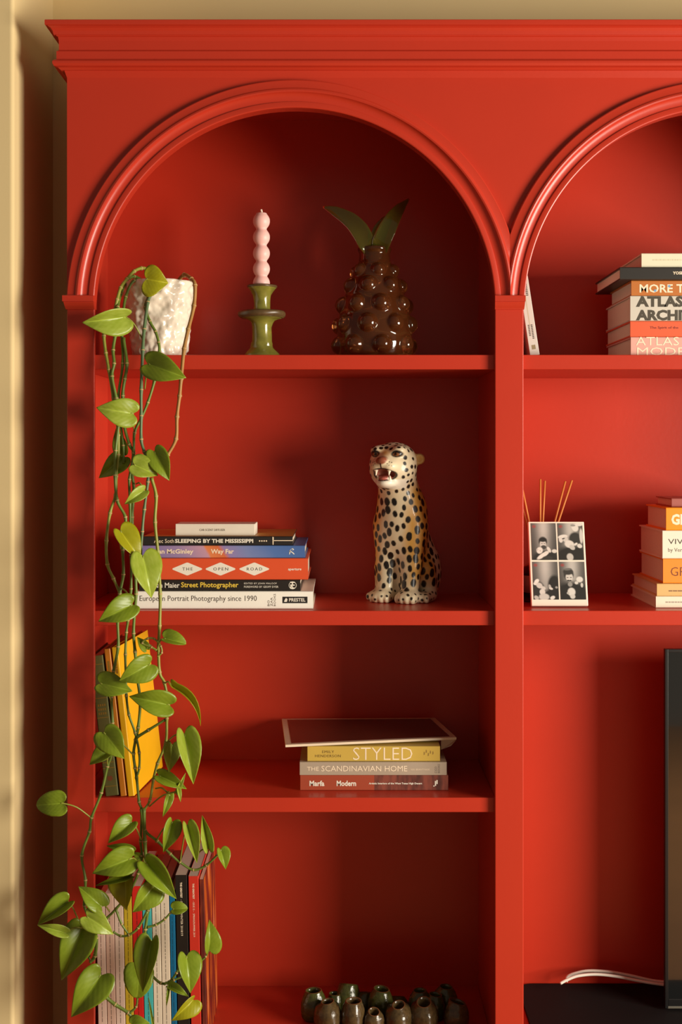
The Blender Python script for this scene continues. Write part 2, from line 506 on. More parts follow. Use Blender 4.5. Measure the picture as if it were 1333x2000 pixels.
# small white box on top
yb = .062
k = SC(yb)
bx = empty('paper_box', ((420.5 - CX) * k, yb, A.z + .0003))
tag(bx, 'small flat white paper box lying on top of the stacked books', 'box')
hw = 77.5 * k
boxo('box_body', -hw, hw, 0, .075, 0, 21.5 * k, mat('white_card', (234, 222, 204), rough=.6), bx, bev=.0006, local=True)
letter(bx, 'CAR SCENT DIFFUSER', (390 - 420.5) * k, (440 - 420.5) * k, 8.5 * k, 13 * k, GREY_INK, name='box_lettering')
boxo('box_lid', -hw + .0004, hw - .0004, .0006, .0744, 21.5 * k, 22.2 * k, mat('white_card', (234, 222, 204)), bx, local=True)

# -- stack on the third shelf
GB = 'interior design books under the sleeved print'
B = Stack(Z_SH3)
mm = bpy.data.materials.new('rust_weathered_print'); mm.use_nodes = True
nt = mm.node_tree; bs = nt.nodes['Principled BSDF']; bs.inputs['Roughness'].default_value = .5
tc = nt.nodes.new('ShaderNodeTexCoord'); sep = nt.nodes.new('ShaderNodeSeparateXYZ'); nz = nt.nodes.new('ShaderNodeTexNoise'); nz.inputs['Scale'].default_value = 90; nz.inputs['Detail'].default_value = 5
mp = nt.nodes.new('ShaderNodeMapping'); mp.inputs['Scale'].default_value = (1, 1, .25)
nt.links.new(tc.outputs['Object'], mp.inputs[0]); nt.links.new(mp.outputs[0], nz.inputs['Vector']); nt.links.new(tc.outputs['Object'], sep.inputs[0])
st = nt.nodes.new('ShaderNodeMath'); st.operation = 'GREATER_THAN'; st.inputs[1].default_value = .0
nt.links.new(sep.outputs['X'], st.inputs[0])
r1 = nt.nodes.new('ShaderNodeValToRGB'); e = r1.color_ramp.elements
e[0].position = .35; e[0].color = lin((84, 44, 36)); e[1].position = .62; e[1].color = lin((138, 70, 54))
nt.links.new(nz.outputs['Fac'], r1.inputs[0])
mx = nt.nodes.new('ShaderNodeMix'); mx.data_type = 'RGBA'; mx.inputs['A'].default_value = lin((164, 70, 44))
nt.links.new(st.outputs[0], mx.inputs['Factor']); nt.links.new(r1.outputs[0], mx.inputs['B']); nt.links.new(mx.outputs['Result'], bs.inputs['Base Color'])
b = B.add('book', 'rust brown book at the bottom, under the grey and yellow books', 'book', 587, 876, 29.5, .061, .225, mm, hard=False, group=GB)
b.t('Marfa', 605, 634, .28, .64, WHITE_INK, bold=.03)
b.t('Modern', 658, 696, .28, .64, WHITE_INK, bold=.03)
b.t('Artistic Interiors of the West Texas High Desert', 721, 825, .36, .52, WHITE_INK, bold=.025, name='subtitle_lettering')
for k_, (dx, z0, z1) in enumerate(((847, .25, .32), (850, .30, .62), (853, .42, .68))):
    b.p([(dx, z0), (dx + 2.4, z0), (dx + 2.4, z1), (dx, z1)], WHITE_INK, 'publisher_mark')
b = B.add('book', 'grey linen book between the yellow book and the rust brown one', 'book', 586, 873, 25.6, .060, .222, cover_mat((176, 158, 138)), hard=False, group=GB)
b.t('THE', 600, 623, .34, .64, CREAM_INK, bold=.005)
b.t('SCANDINAVIAN HOME', 628, 796, .30, .72, CREAM_INK)
b.t('NIKI BRANTMARK', 803, 840, .38, .50, CREAM_INK, name='author_lettering')
g, f = text_geo('CICO\nBOOKS', 0, .68 * b.T, 0, 10 * b.k)
raw('publisher_lettering', [(b.X(860) - z, -.00025, .16 * b.T + x) for x, z in g], f, GREY_INK, b.r, local=True)
b = B.add('book', 'yellow book right under the sleeved print', 'book', 601, 860, 29.8, .064, .21, cover_mat((206, 172, 78)), group=GB)
b.t('EMILY', 630, 653, .55, .72, ink((120, 92, 40)), name='author_lettering', spacing=1.15)
b.t('HENDERSON', 616, 666, .28, .45, ink((120, 92, 40)), name='author_lettering', spacing=1.1)
b.t('STYLED', 690, 806, .10, .92, CREAM_INK, bold=-.012)
for q, (x, z) in enumerate(((828, .42), (832, .55), (836, .35), (840, .5), (845, .45))):
    b.p([(x, z), (x + 2.5, z + .04), (x + 2.2, z + .2), (x + .4, z + .22)], ink((150, 118, 52)), 'publisher_mark')
# print in a clear sleeve
zt = B.z
pr = empty('sleeved_print', P(720, 1440, .16)); pr.location.z = zt + .001
tag(pr, 'thin brown art print with a pale border lying on the yellow book', 'print')
c_fl = Vector((-.1020, .052, zt + .0006)); c_fr = P(892, 1447, .098); c_bl = P(551, 1408.5, .288); c_br = P(850, 1409.5, .288)
c_fl = P(558, 1459, .050); 
c_fl.z = zt + .0012; c_fr.z = zt + .0045; c_bl.z = zt + .0012; c_br.z = zt + .0032
c_bl.y = .280; c_br.y = .280
c_bl.x = (551 - CX) * SC(.28); c_br.x = (850 - CX) * SC(.28)
th = .0042
def quad_slab(name, cs, t0, t1, m, parent, y=0):
    V = [c + Vector((0, 0, t0)) for c in cs] + [c + Vector((0, 0, t1)) for c in cs]
    F = [(3, 2, 1, 0), (4, 5, 6, 7), (0, 1, 5, 4), (1, 2, 6, 5), (2, 3, 7, 6), (3, 0, 4, 7)]
    return raw(name, V, F, m, parent)
cs = [c_fl, c_fr, c_br, c_bl]
quad_slab('backing_board', cs, 0, th, mat('cream_board', (226, 204, 176), rough=.6), pr)
cen = sum(cs, Vector()) / 4
def inset(c, fx, fy): return Vector((cen.x + (c.x - cen.x) * fx, cen.y + (c.y - cen.y) * fy, c.z))
quad_slab('print_sheet', [inset(c, .93, .90) for c in cs], th, th + .0003, mat('brown_print', (100, 50, 36), rough=.25, var=.25, scale=25), pr)
slv = bpy.data.materials.new('clear_sleeve'); slv.use_nodes = True
nt = slv.node_tree; nt.nodes.clear()
o_ = nt.nodes.new('ShaderNodeOutputMaterial'); mx = nt.nodes.new('ShaderNodeMixShader'); tr = nt.nodes.new('ShaderNodeBsdfTransparent'); gl = nt.nodes.new('ShaderNodeBsdfGlossy')
gl.inputs['Roughness'].default_value = .12; mx.inputs[0].default_value = .07
nz = nt.nodes.new('ShaderNodeTexNoise'); nz.inputs['Scale'].default_value = 18; bp = nt.nodes.new('ShaderNodeBump'); bp.inputs['Strength'].default_value = .6; bp.inputs['Distance'].default_value = .01
nt.links.new(nz.outputs['Fac'], bp.inputs['Height']); nt.links.new(bp.outputs['Normal'], gl.inputs['Normal'])
nt.links.new(tr.outputs[0], mx.inputs[1]); nt.links.new(gl.outputs[0], mx.inputs[2]); nt.links.new(mx.outputs[0], o_.inputs[0])
V, F = [], []
NX, NY = 24, 16
for j in range(NY + 1):
    for i in range(NX + 1):
        u, v = i / NX, j / NY
        p = (cs[0].lerp(cs[1], u)).lerp(cs[3].lerp(cs[2], u), v)
        p = cen + (p - cen) * 1.01
        p.z = p.z * 1 + th + .0008 + .0012 * (noise.noise(Vector((u * 5, v * 5, 1))) + .5) * math.sin(math.pi * u) ** .3
        V.append(p)
for j in range(NY):
    for i in range(NX):
        a = j * (NX + 1) + i
        F.append((a, a + 1, a + NX + 2, a + NX + 1))
raw('sleeve', V, F, slv, pr, smooth=True)
fl = [c_fr + Vector((-.028, 0, -.001)), c_fr + Vector((0, .001, 0)), c_fr + Vector((-.001, .006, -.004)), c_fr + Vector((-.010, .004, -.013)), c_fr + Vector((-.0285, .002, -.0195))]
raw('sleeve_flap', fl + [v + Vector((0, .001, .0005)) for v in fl], [(0, 4, 3, 2, 1), (5, 6, 7, 8, 9)] + [(i, (i + 1) % 5, 5 + (i + 1) % 5, 5 + i) for i in range(5)], mat('cloudy_plastic', (196, 172, 150), rough=.3, Transmission_Weight=.3), pr)

# -- stack in the right bay, top shelf
GC = 'books stacked on the upper shelf of the next bay'
Cst = Stack(Z_SH1)
PGD = M_PAGE
b = Cst.add('book', 'pale pink book at the bottom of the stack under the orange book', 'book', 1233, 1560, 36, .030, .215, cover_mat((228, 168, 154)), pages=PGD, group=GC)
b.t('ATLAS', 1243, 1327, .54, 1.0, CREAM_INK, bold=-.004, y=-.0003)
b.t('MODER', 1245, 1360, .0, .43, CREAM_INK, bold=-.004, y=-.0003)
b = Cst.add('book', 'coral orange book lying between the pink and the grey book', 'book', 1232, 1540, 31, .030, .215, cover_mat((226, 96, 58)), pages=PGD, group=GC)
b.t('The Spirit of the', 1270, 1326, .46, .66, ink((130, 40, 30)), bold=.01)
b = Cst.add('book', 'thick grey white book with large cropped dark lettering', 'book', 1232, 1570, 49, .030, .215, cover_mat((208, 200, 186)), pages=PGD, group=GC)
DK = ink((72, 64, 50))
b.t('ATLAS', 1243, 1336, .55, .985, DK, bold=.05)
b.t('ARCHIT', 1243, 1352, .01, .44, DK, bold=.05)
b = Cst.add('book', 'ochre brown book with curly white lettering and blue dots', 'book', 1234, 1540, 30, .032, .185, cover_mat((190, 112, 48)), pages=PGD, group=GC)
b.t('MORE', 1250, 1315, .20, .75, CREAM_INK, bold=.02)
b.t('T', 1322, 1337, .20, .75, CREAM_INK, bold=.02)
BL = ink((120, 160, 200))
for cx_, cz_ in ((1280.5, .33), (1308, .62)):
    b.p([(cx_ + 2.6 * math.cos(a), cz_ + .085 * math.sin(a)) for a in [math.pi * q / 6 for q in range(12)]], BL, 'printed_dot', y=-.0004)
b = Cst.add('book', 'black clothbound book jutting out of the stack under a white book', 'book', 1212, 1480, 24.5, .022, .225, cover_mat((42, 38, 34)), pages=M_PAGE, group=GC, rz=0.0)
b.t('YOSE', 1315, 1335, .40, .64, CREAM_INK, bold=.03)
b = Cst.add('book', 'white book on top of the black clothbound book', 'book', 1254, 1520, 28, .030, .19, cover_mat((232, 224, 196)), pages=PGD, group=GC)
marks(b.r, b.X(1276), b.X(1340), .48*b.T, .58*b.T, ink((218, 208, 176)), 3)

# -- stack in the right bay, second shelf
GD = 'books stacked beside the photo block'
D = Stack(Z_SH2)
b = D.add('book', 'slim white book at the bottom of the stack beside the photo block', 'book', 1282, 1560, 22.5, .052, .205, cover_mat((238, 226, 202)), pages=PGD, group=GD)
marks(b.r, b.X(1301), b.X(1345), .44*b.T, .56*b.T, ink((170, 156, 140)), 4)
b = D.add('book', 'slim straw coloured book under the thick amber book', 'book', 1284, 1560, 24.5, .052, .20, cover_mat((222, 180, 116)), pages=PGD, group=GD)
marks(b.r, b.X(1307), b.X(1345), .38*b.T, .48*b.T, ink((140, 100, 66)), 5)
b = D.add('book', 'thick amber orange book with dark serif lettering', 'book', 1296, 1540, 48, .056, .185, cover_mat((238, 142, 42)), pages=PGD, group=GD)
b.t('GR', 1311, 1341, .30, .66, ink((120, 56, 24)), bold=-.008)
b = D.add('book', 'thick white book between the two orange books', 'book', 1295, 1540, 55, .056, .185, cover_mat((236, 226, 206)), pages=PGD, group=GD)
b.t('VIV', 1306, 1335, .52, .70, ink((60, 50, 42)), bold=-.006)
b.t('by Verin', 1306, 1340, .20, .38, GREY_INK)
b = D.add('book', 'bright orange book with hand painted white lettering', 'book', 1302, 1540, 44.5, .057, .155, cover_mat((246, 148, 20)), pages=PGD, group=GD)
b.t('GE', 1312, 1341, .24, .72, CREAM_INK, bold=.045)
b = D.add('book', 'small dusky pink book on top of the bright orange one', 'book', 1313, 1480, 17, .075, .12, cover_mat((168, 92, 82)), pages=PGD, group=GD)

# -- books standing upright; local x runs along the spine, top at -x after the turn
def stand(root, px_bottom, y, z, lean=0.0, yaw=0.0):
    """turn a lying book upright with its spine to the room: rotate so that local -x points up, then lean (deg, + = top to the left)"""
    # local x -> world -z, local z -> world +x
    R = Matrix(((0, 0, 1), (0, 1, 0), (-1, 0, 0)))
    Rl = Matrix.Rotation(math.radians(-lean), 3, 'Y') @ Matrix.Rotation(math.radians(yaw), 3, 'Z')
    root.rotation_euler = (Rl @ R).to_euler()
    return root

def upright(name, label, cat, px0, px1, y, h, W, cover, lean=0, yaw=0, z=0, hard=False, pages=None, group=None):
    """px0..px1: the spine's foot in the photo at depth y"""
    T = (px1 - px0) * SC(y)
    r = make_book(name, label, cat, h, W, T, cover, hard, pages, group)
    stand(r, px0, y, z, lean, yaw)
    a = math.radians(lean)
    # foot corners: local (h/2, 0, 0) and (h/2, 0, T); put the lower one on the shelf
    bpy_m = r.rotation_euler.to_matrix()
    lo = min([(bpy_m @ Vector((h / 2, yy, zz))).z for yy in (0, W) for zz in (0, T)])
    f = bpy_m @ Vector((h / 2, 0, 0))
    r.location = ((px0 - CX) * SC(y) - f.x, y, z - lo + .0003)
    return r, T

GM = 'magazines standing behind the plant'
mags = [
    ('blush white magazine standing against the bookcase side', (188, 205), (222, 196, 178), .270, .0),
    ('blush tinted magazine standing second from the bookcase side', (206, 222.5), (214, 178, 158), .281, .0),
    ('pale blush magazine standing next to the yellow one', (223.5, 241), (226, 198, 180), .283, .0),
    ('yellow magazine standing between the blush and red ones', (242, 257.5), (204, 174, 44), .292, .0),
    ('bright red magazine standing between the yellow and turquoise ones', (258.5, 277.5), (206, 36, 30), .294, .0),
    ('turquoise magazine standing beside the bright red one', (278.5, 296), (70, 178, 176), .288, .0),
    ('cream white magazine standing next to the turquoise one', (297, 313), (226, 210, 186), .297, .0),
    ('cream white magazine standing next to the deep blue one', (314, 330.5), (224, 206, 182), .296, .0),
    ('deep blue magazine standing next to the black one', (331.5, 342), (14, 104, 146), .285, .0),
]
for lab, (a, c), rgb, h, ln in mags:
    r, T = upright('magazine', lab, 'magazine', a + 5, c + 5, .018, h, .205, mat('gloss_cover_%d_%d_%d' % rgb, rgb, rough=.35, var=.05), z=Z_SH4, lean=1.1, group=GM, pages=M_PAGE)
    # one fine line of print along the spine
    rr = random.Random(int(a))
    words = []
    x = -h / 2 + .028 + rr.random() * .02
    V, F = [], []
    while x < h / 2 - .05:
        w = .0035 + .010 * rr.random()
        i = len(V)
        V += [(x, -.00025, T * .455), (x + w, -.00025, T * .455), (x + w, -.00025, T * .535), (x, -.00025, T * .535)]
        F.append((i, i + 1, i + 2, i + 3)); x += w + .0016
    dark = mat('spine_print_%d' % int(a), tuple(int(v * .70) for v in rgb), rough=.6)
    raw('spine_print', V, F, dark, r, local=True)
for lab, (a, c), rgb, h, words in (
        ('tall black magazine with white spine lettering beside the deep blue one', (343.8, 366.8), (36, 31, 28), .314, ('THE GREATEST', '– ISSUE 14 –', 'WINTER 2018/19')),
        ('tall red magazine with white spine lettering beside the black one', (369.5, 389), (204, 52, 38), .312, ('THE GREATEST', '– ISSUE 15 –', 'SPRING/SUMMER 2019'))):
    r, T = upright('magazine', lab, 'magazine', a + 5, c + 5, .018, h, .215, mat('gloss_cover_%d_%d_%d' % rgb, rgb, rough=.3), z=Z_SH4, lean=1.1, group=GM, pages=M_PAGE)
    k = SC(.05)
    t0 = -h / 2 + 14 * k
    letter(r, words[0], t0, t0 + 30 * k, T * .40, T * .58, CREAM_INK, bold=.03)
    letter(r, words[1], t0 + 33 * k, t0 + 55 * k, T * .40, T * .58, CREAM_INK)
    letter(r, words[2], t0 + 58 * k, t0 + 103 * k, T * .40, T * .58, CREAM_INK)
mpic = mat('fiery_cover_print', (92, 40, 30), rough=.25, var=.6, scale=14)
nt = mpic.node_tree
nz = [n for n in nt.nodes if n.type == 'TEX_NOISE'][0]
rp = nt.nodes.new('ShaderNodeValToRGB')
e = rp.color_ramp.elements; e[0].position = .30; e[0].color = lin((34, 14, 16)); e[1].position = .80; e[1].color = lin((220, 170, 150))
x = e.new(.48); x.color = lin((110, 44, 36)); x = e.new(.60); x.color = lin((216, 110, 30))
mp = nt.nodes.new('ShaderNodeMapping'); mp.inputs['Scale'].default_value = (.45, 2.2, 2.2)
tcn = [n for n in nt.nodes if n.type == 'TEX_COORD'][0]
nt.links.new(tcn.outputs['Object'], mp.inputs[0]); nt.links.new(mp.outputs[0], nz.inputs['Vector'])
nt.links.new(nz.outputs['Fac'], rp.inputs[0]); nt.links.new(rp.outputs[0], nt.nodes['Principled BSDF'].inputs['Base Color'])
r, T = upright('magazine', 'magazine with a dark fiery cover picture leaning on the tall red one', 'magazine', 396.5, 405, .022, .305, .20, mpic, z=Z_SH4, lean=1.2, yaw=0, group=GM, pages=M_PAGE)

GL = 'old books leaning on the third shelf'
M_OLIVE = mat('olive_cloth', (92, 88, 38), rough=.6, var=.2, scale=60, bump=.2, bscale=900)
r, T = upright('book', 'old olive green clothbound book with gilt spine bands leaning on bookcase side', 'book', 206, 232, .020, .252, .17, M_OLIVE, lean=6.5, z=Z_SH3, hard=True, group=GL)
gilt = mat('gilt_stamping', (176, 140, 60), rough=.35, Metallic=.6)
for f_ in (.06, .30, .44, .76, .80, .93):
    x = -.252 / 2 + .252 * f_
    patch(r, [(x, T * .06), (x + .0012, T * .06), (x + .0012, T * .94), (x, T * .94)], gilt, 'gilt_band')
patch(r, [(.252 * .36, T * .35), (.252 * .375, T * .30), (.252 * .39, T * .35), (.252 * .395, T * .5), (.252 * .39, T * .65), (.252 * .375, T * .7), (.252 * .36, T * .65)], ink((120, 60, 30)), 'stamped_emblem', y=-.0002)
for q in range(3):
    x = -.252 / 2 + .252 * (.345 + q * .03)
    for w in range(4):
        patch(r, [(x, T * (.2 + w * .16)), (x + .004, T * (.2 + w * .16)), (x + .004, T * (.3 + w * .16)), (x, T * (.3 + w * .16))], gilt, 'gilt_lettering', y=-.0002)
r, T = upright('book', 'thin ochre orange book leaning between olive and yellow books', 'book', 235, 247.5, .020, .265, .19, cover_mat((188, 112, 24)), lean=6.4, z=Z_SH3, hard=True, group=GL)
marks(r, -.265 / 2 + .022, -.265 / 2 + .048, T * .35, T * .65, gilt, 8, .0006, 'gilt_lettering')
r, T = upright('book', 'bright yellow book leaning outermost on the olive and orange books', 'book', 250, 263, .020, .268, .205, cover_mat((234, 176, 20)), lean=6.4, yaw=-6.5, z=Z_SH3, hard=True, group=GL)
marks(r, -.268 / 2 + .022, -.268 / 2 + .048, T * .35, T * .65, ink((150, 100, 20)), 9, .0006)

# thin white book leaning on the middle stile of the next bay
r, T = upright('book', 'thin white book leaning against the upright in the next bay', 'book', 1036, 1055, .045, .168, .13, cover_mat((214, 206, 196)), lean=8.6, z=Z_SH1, hard=False, group=None)
V, F = [], []
for q in range(9):
    x = .028 + q * .003
    for w, (a, c) in enumerate(((.25, .42), (.55, .72))):
        if w == 0 and q > 6: continue
        i = len(V); V += [(x, -.0003, T * a), (x + .002, -.0003, T * a), (x + .002, -.0003, T * c), (x, -.0003, T * c)]; F.append((i, i + 1, i + 2, i + 3))
for q in range(12):
    x = -.062 + q * .0032
    i = len(V); V += [(x, -.0003, T * .55), (x + .0021, -.0003, T * .55), (x + .0021, -.0003, T * .76), (x, -.0003, T * .76)]; F.append((i, i + 1, i + 2, i + 3))
raw('spine_print', V, F, ink((104, 92, 84)), r, local=True)
i = 0
patch(r, [(.065, T * .3), (.073, T * .3), (.073, T * .7), (.065, T * .7)], ink((150, 132, 96)), 'publisher_mark')
patch(r, [(-.05, T * .40), (.03, T * .40), (.03, T * .50), (-.05, T * .50)], ink((200, 186, 160)), 'spine_band')

# ------------------------------------------------------------------ sculpting: distance fields turned into one mesh
def sd_ell(p, c, r):
    q = [(p[i] - np.float32(c[i])) for i in range(3)]
    k0 = np.sqrt(sum((q[i] / r[i]) ** 2 for i in range(3)))
    k1 = np.sqrt(sum((q[i] / (r[i] * r[i])) ** 2 for i in range(3))) + 1e-6
    return (k0 * (k0 - 1) / k1).astype(np.float32)
def sd_cap(p, a, b, ra, rb):
    a = np.array(a, np.float32); b = np.array(b, np.float32); ab = b - a
    q = [p[i] - a[i] for i in range(3)]
    h = np.clip(sum(q[i] * ab[i] for i in range(3)) / float(ab @ ab), 0, 1)
    return (np.sqrt(sum((q[i] - ab[i] * h) ** 2 for i in range(3))) - (ra + (rb - ra) * h)).astype(np.float32)
def smin(a, b, k):
    h = np.clip(k - np.abs(a - b), 0, None) / k
    return np.minimum(a, b) - h * h * k * .25
def smax(a, b, k): return -smin(-a, -b, k)
def grid(lo, hi, st):
    ax = [np.arange(lo[i], hi[i] + st, st, dtype=np.float32) for i in range(3)]
    return [ax[0][:, None, None], ax[1][None, :, None], ax[2][None, None, :]]
def surface_nets(f, lo, st):
    """naive surface nets on a signed field; returns vertices and quads"""
    ins = f < 0
    c = np.zeros(tuple(n - 1 for n in f.shape), np.uint8)
    for i in (0, 1):
        for j in (0, 1):
            for k in (0, 1):
                c += ins[i:i + c.shape[0], j:j + c.shape[1], k:k + c.shape[2]]
    act = (c > 0) & (c < 8)
    idx = np.argwhere(act)
    num = -np.ones(act.shape, np.int64); num[act] = np.arange(len(idx))
    acc = np.zeros((len(idx), 3)); cnt = np.zeros(len(idx))
    corners = [(i, j, k) for i in (0, 1) for j in (0, 1) for k in (0, 1)]
    for a in corners:
        for ax in range(3):
            if a[ax]: continue
            b = list(a); b[ax] = 1
            fa = f[idx[:, 0] + a[0], idx[:, 1] + a[1], idx[:, 2] + a[2]]
            fb = f[idx[:, 0] + b[0], idx[:, 1] + b[1], idx[:, 2] + b[2]]
            m = (fa < 0) != (fb < 0)
            t = np.where(m, fa / np.where(m, fa - fb, 1), 0)
            pt = np.zeros((len(idx), 3)) + np.array(a)
            pt[:, ax] += t
            acc += pt * m[:, None]; cnt += m
    V = (idx + acc / cnt[:, None]) * st + np.array(lo)
    Q = []
    for ax in range(3):
        o1, o2 = (ax + 1) % 3, (ax + 2) % 3
        sl = [slice(None)] * 3; sl2 = [slice(None)] * 3
        sl[ax] = slice(0, -1); sl2[ax] = slice(1, None)
        cross = ins[tuple(sl)] != ins[tuple(sl2)]
        e = np.argwhere(cross)
        e = e[(e[:, o1] > 0) & (e[:, o2] > 0) & (e[:, o1] < f.shape[o1] - 1) & (e[:, o2] < f.shape[o2] - 1)]
        flip = ins[e[:, 0], e[:, 1], e[:, 2]]
        def at(d1, d2):
            q = e.copy(); q[:, o1] -= d1; q[:, o2] -= d2
            return num[q[:, 0], q[:, 1], q[:, 2]]
        a, b, c_, d = at(0, 0), at(1, 0), at(1, 1), at(0, 1)
        q = np.stack([a, b, c_, d], 1); q[~flip] = q[~flip][:, ::-1]
        Q.append(q)
    return V, np.concatenate(Q)
def np_mesh(name, V, Q, m, parent=None, colors=None):
    me = bpy.data.meshes.new(name)
    me.vertices.add(len(V)); me.vertices.foreach_set('co', np.asarray(V, np.float32).ravel())
    nl = Q.size
    me.loops.add(nl); me.loops.foreach_set('vertex_index', np.asarray(Q, np.int32).ravel())
    me.polygons.add(len(Q)); me.polygons.foreach_set('loop_start', np.arange(0, nl, 4, dtype=np.int32))
    me.update(calc_edges=True)
    me.validate()
    if colors is not None:
        at = me.color_attributes.new('Col', 'FLOAT_COLOR', 'POINT')
        at.data.foreach_set('color', np.concatenate([colors, np.ones((len(V), 1))], 1).astype(np.float32).ravel())
    return link_mesh(name, me, m, parent, smooth=True)
def smooth_verts(V, Q, it=1, f=.5):
    n = len(V)
    for _ in range(it):
        s = np.zeros_like(V); c = np.zeros(n)
        for a, b in ((0, 1), (1, 2), (2, 3), (3, 0)):
            np.add.at(s, Q[:, a], V[Q[:, b]]); np.add.at(c, Q[:, a], 1)
            np.add.at(s, Q[:, b], V[Q[:, a]]); np.add.at(c, Q[:, b], 1)
        V = V * (1 - f) + f * s / c[:, None]
    return V
L3 = lambda c: np.array(lin(c)[:3])

# -- ceramic leopard: a = forwards, b = towards its left flank (photo right), z up, millimetres
def leopard():
    st = 1.5
    lo = (-88, -82, -4.5); hi = (126, 82, 309)
    p = grid(lo, hi, st)
    d = sd_ell(p, (-22, 0, 62), (50, 46, 66))                       # hind body
    d = smin(d, sd_cap(p, (-26, 0, 80), (14, 0, 172), 44, 40), 30)   # back
    d = smin(d, sd_ell(p, (26, 0, 138), (36, 47, 62)), 24)           # chest
    d = smin(d, sd_cap(p, (18, 0, 178), (40, -3, 244), 42, 36), 22)  # neck
    for s in (-1, 1):
        d = smin(d, sd_cap(p, (26, s * 27, 142), (34, s * 25, 70), 25, 20), 14)   # upper foreleg
        d = smin(d, sd_cap(p, (34, s * 25, 74), (40, s * 24, 16), 19.5, 17), 8)
        d = smin(d, sd_ell(p, (50, s * 26, 11), (27, 23, 14.5)), 7)               # fore paw
        for t in (-1.5, -.5, .5, 1.5):
            d = smin(d, sd_ell(p, (68 - abs(t) * 3, s * 26 + t * 10, 8.5), (11, 6.2, 9.5)), 3)
        d = smin(d, sd_ell(p, (-22, s * 36, 50), (42, 25, 50)), 12)               # haunch
        d = smin(d, sd_ell(p, (16, s * 50, 9.5), (30, 14, 11.5)), 7)              # hind paw
        for t in (-1, 0, 1):
            d = smin(d, sd_ell(p, (38, s * 50 + t * 8.5, 7.5), (10, 5.5, 8.5)), 3)
        d = smin(d, sd_cap(p, (6, s * 46, 60), (-2, s * 50, 14), 15, 12), 10)
    d = smin(d, sd_ell(p, (20, 0, 50), (18, 22, 60)), 10)            # web between the forelegs
    # head
    hb = -4
    h = sd_ell(p, (48, hb, 264), (44, 45, 38))
    h = smin(h, sd_ell(p, (58, hb, 246), (36, 41, 32)), 14)          # cheeks
    h = smin(h, sd_ell(p, (80, hb, 261), (32, 21, 17)), 14)          # bridge of the nose
    for s in (-1, 1):
        h = smin(h, sd_ell(p, (91, hb + s * 12.5, 257), (19, 15, 12)), 6)   # whisker pads
        h = smin(h, sd_ell(p, (74, hb + s * 22, 286), (14, 13, 9)), 10)     # brows
    h = smin(h, sd_ell(p, (106, hb, 267), (9, 11, 7.5)), 4)
    h = smin(h, sd_ell(p, (78, hb, 226), (27, 21, 11)), 6)           # lower jaw
    cav = sd_ell(p, (102, hb, 241.5), (36, 20, 9.5))
    h = smax(h, -cav, 4)
    h = smin(h, sd_ell(p, (84, hb, 234.5), (22, 13, 5.5)), 3)        # tongue
    for s in (-1, 1):
        h = smin(h, sd_cap(p, (101, hb + s * 13, 251), (103, hb + s * 13, 240), 3.6, 1.2), 1.5)
        h = smin(h, sd_cap(p, (95, hb + s * 12, 231), (97, hb + s * 12.5, 240), 3.2, 1.0), 1.5)
        h = smax(h, -sd_ell(p, (93, hb + s * 23, 279), (10, 9, 5.5)), 4)    # eye sockets
        h = smin(h, sd_ell(p, (79, hb + s * 22, 279), (10, 8.5, 7)), 2)     # eyeballs
        ear = sd_ell(p, (30, hb + s * 45, 270), (8, 10.5, 10.5))
        ear = smax(ear, -sd_ell(p, (38, hb + s * 47, 270), (6, 6.5, 7)), 2)
        h = smin(h, ear, 5)
    d = smin(d, h, 12)
    d = smax(d, -(p[2] - 0.0) + 0 * d, 1.0)                           # flat underside
    V, Q = surface_nets(d, lo, st)
    V = smooth_verts(V, Q, 1, .35)
    a, b, z = V[:, 0], V[:, 1] - 0, V[:, 2]
    # ---- glaze colours
    cream = L3((240, 222, 186)); och = L3((228, 164, 34)); white = L3((248, 238, 218))
    C = np.tile(cream, (len(V), 1))
    nzv = np.array([noise.noise(Vector((x * .03, y * .03, w * .022))) for x, y, w in V[::1]])
    side = np.clip((np.abs(b) - 20 + 9 * nzv) / 16, 0, 1) * np.clip((z - 22) / 30, 0, 1) * np.clip((a + 10) / 14, 0, 1) * np.clip((232 - z) / 24, 0, 1)
    C = C * (1 - .85 * side[:, None]) + och * .85 * side[:, None]
    nb = np.clip((20 - a) / 14, 0, 1) * np.clip((z - 150) / 30, 0, 1) * .75
    C = C * (1 - nb[:, None]) + och * nb[:, None]
    head = (z > 214) & (a > 20)
    brow = head * np.clip(1 - np.hypot((b - hb) / 16, (z - 282) / 13), 0, 1) * (a > 60)
    C = C * (1 - brow[:, None]) + L3((214, 150, 70)) * brow[:, None]
    chn = head & (a > 60) & (z < 232)
    C[chn] = white
    # ---- spots by dart throwing
    rng = np.random.default_rng(11)
    cand = rng.permutation(len(V))[:9000]
    acc = []
    for i in cand:
        ai, bi, zi = V[i]
        if zi < 5: continue
        face = zi > 216 and ai > 28
        if face:
            if ai > 66 and abs(bi - hb) < 28 and 222 < zi < 289: continue
            if ai > 66 and zi < 236: continue
            if ai > 80 and zi < 289: continue
            sp = 9.4; r = 4.0
            if zi > 284: sp, r = 8.8, 3.7
        elif zi < 24: sp, r = 8.8, 2.8
        elif zi > 190: sp, r = 10.2, 3.9
        else: sp, r = 11.8, 5.1
        ok = True
        for (q, rr, s2) in acc:
            if (q[0] - ai) ** 2 + (q[1] - bi) ** 2 + ((q[2] - zi) * .80) ** 2 < ((sp + s2) * .5) ** 2: ok = False; break
        if ok: acc.append((V[i].copy(), r * (.78 + .42 * rng.random()), sp))
    blk = L3((26, 17, 12))
    spot = np.zeros(len(V))
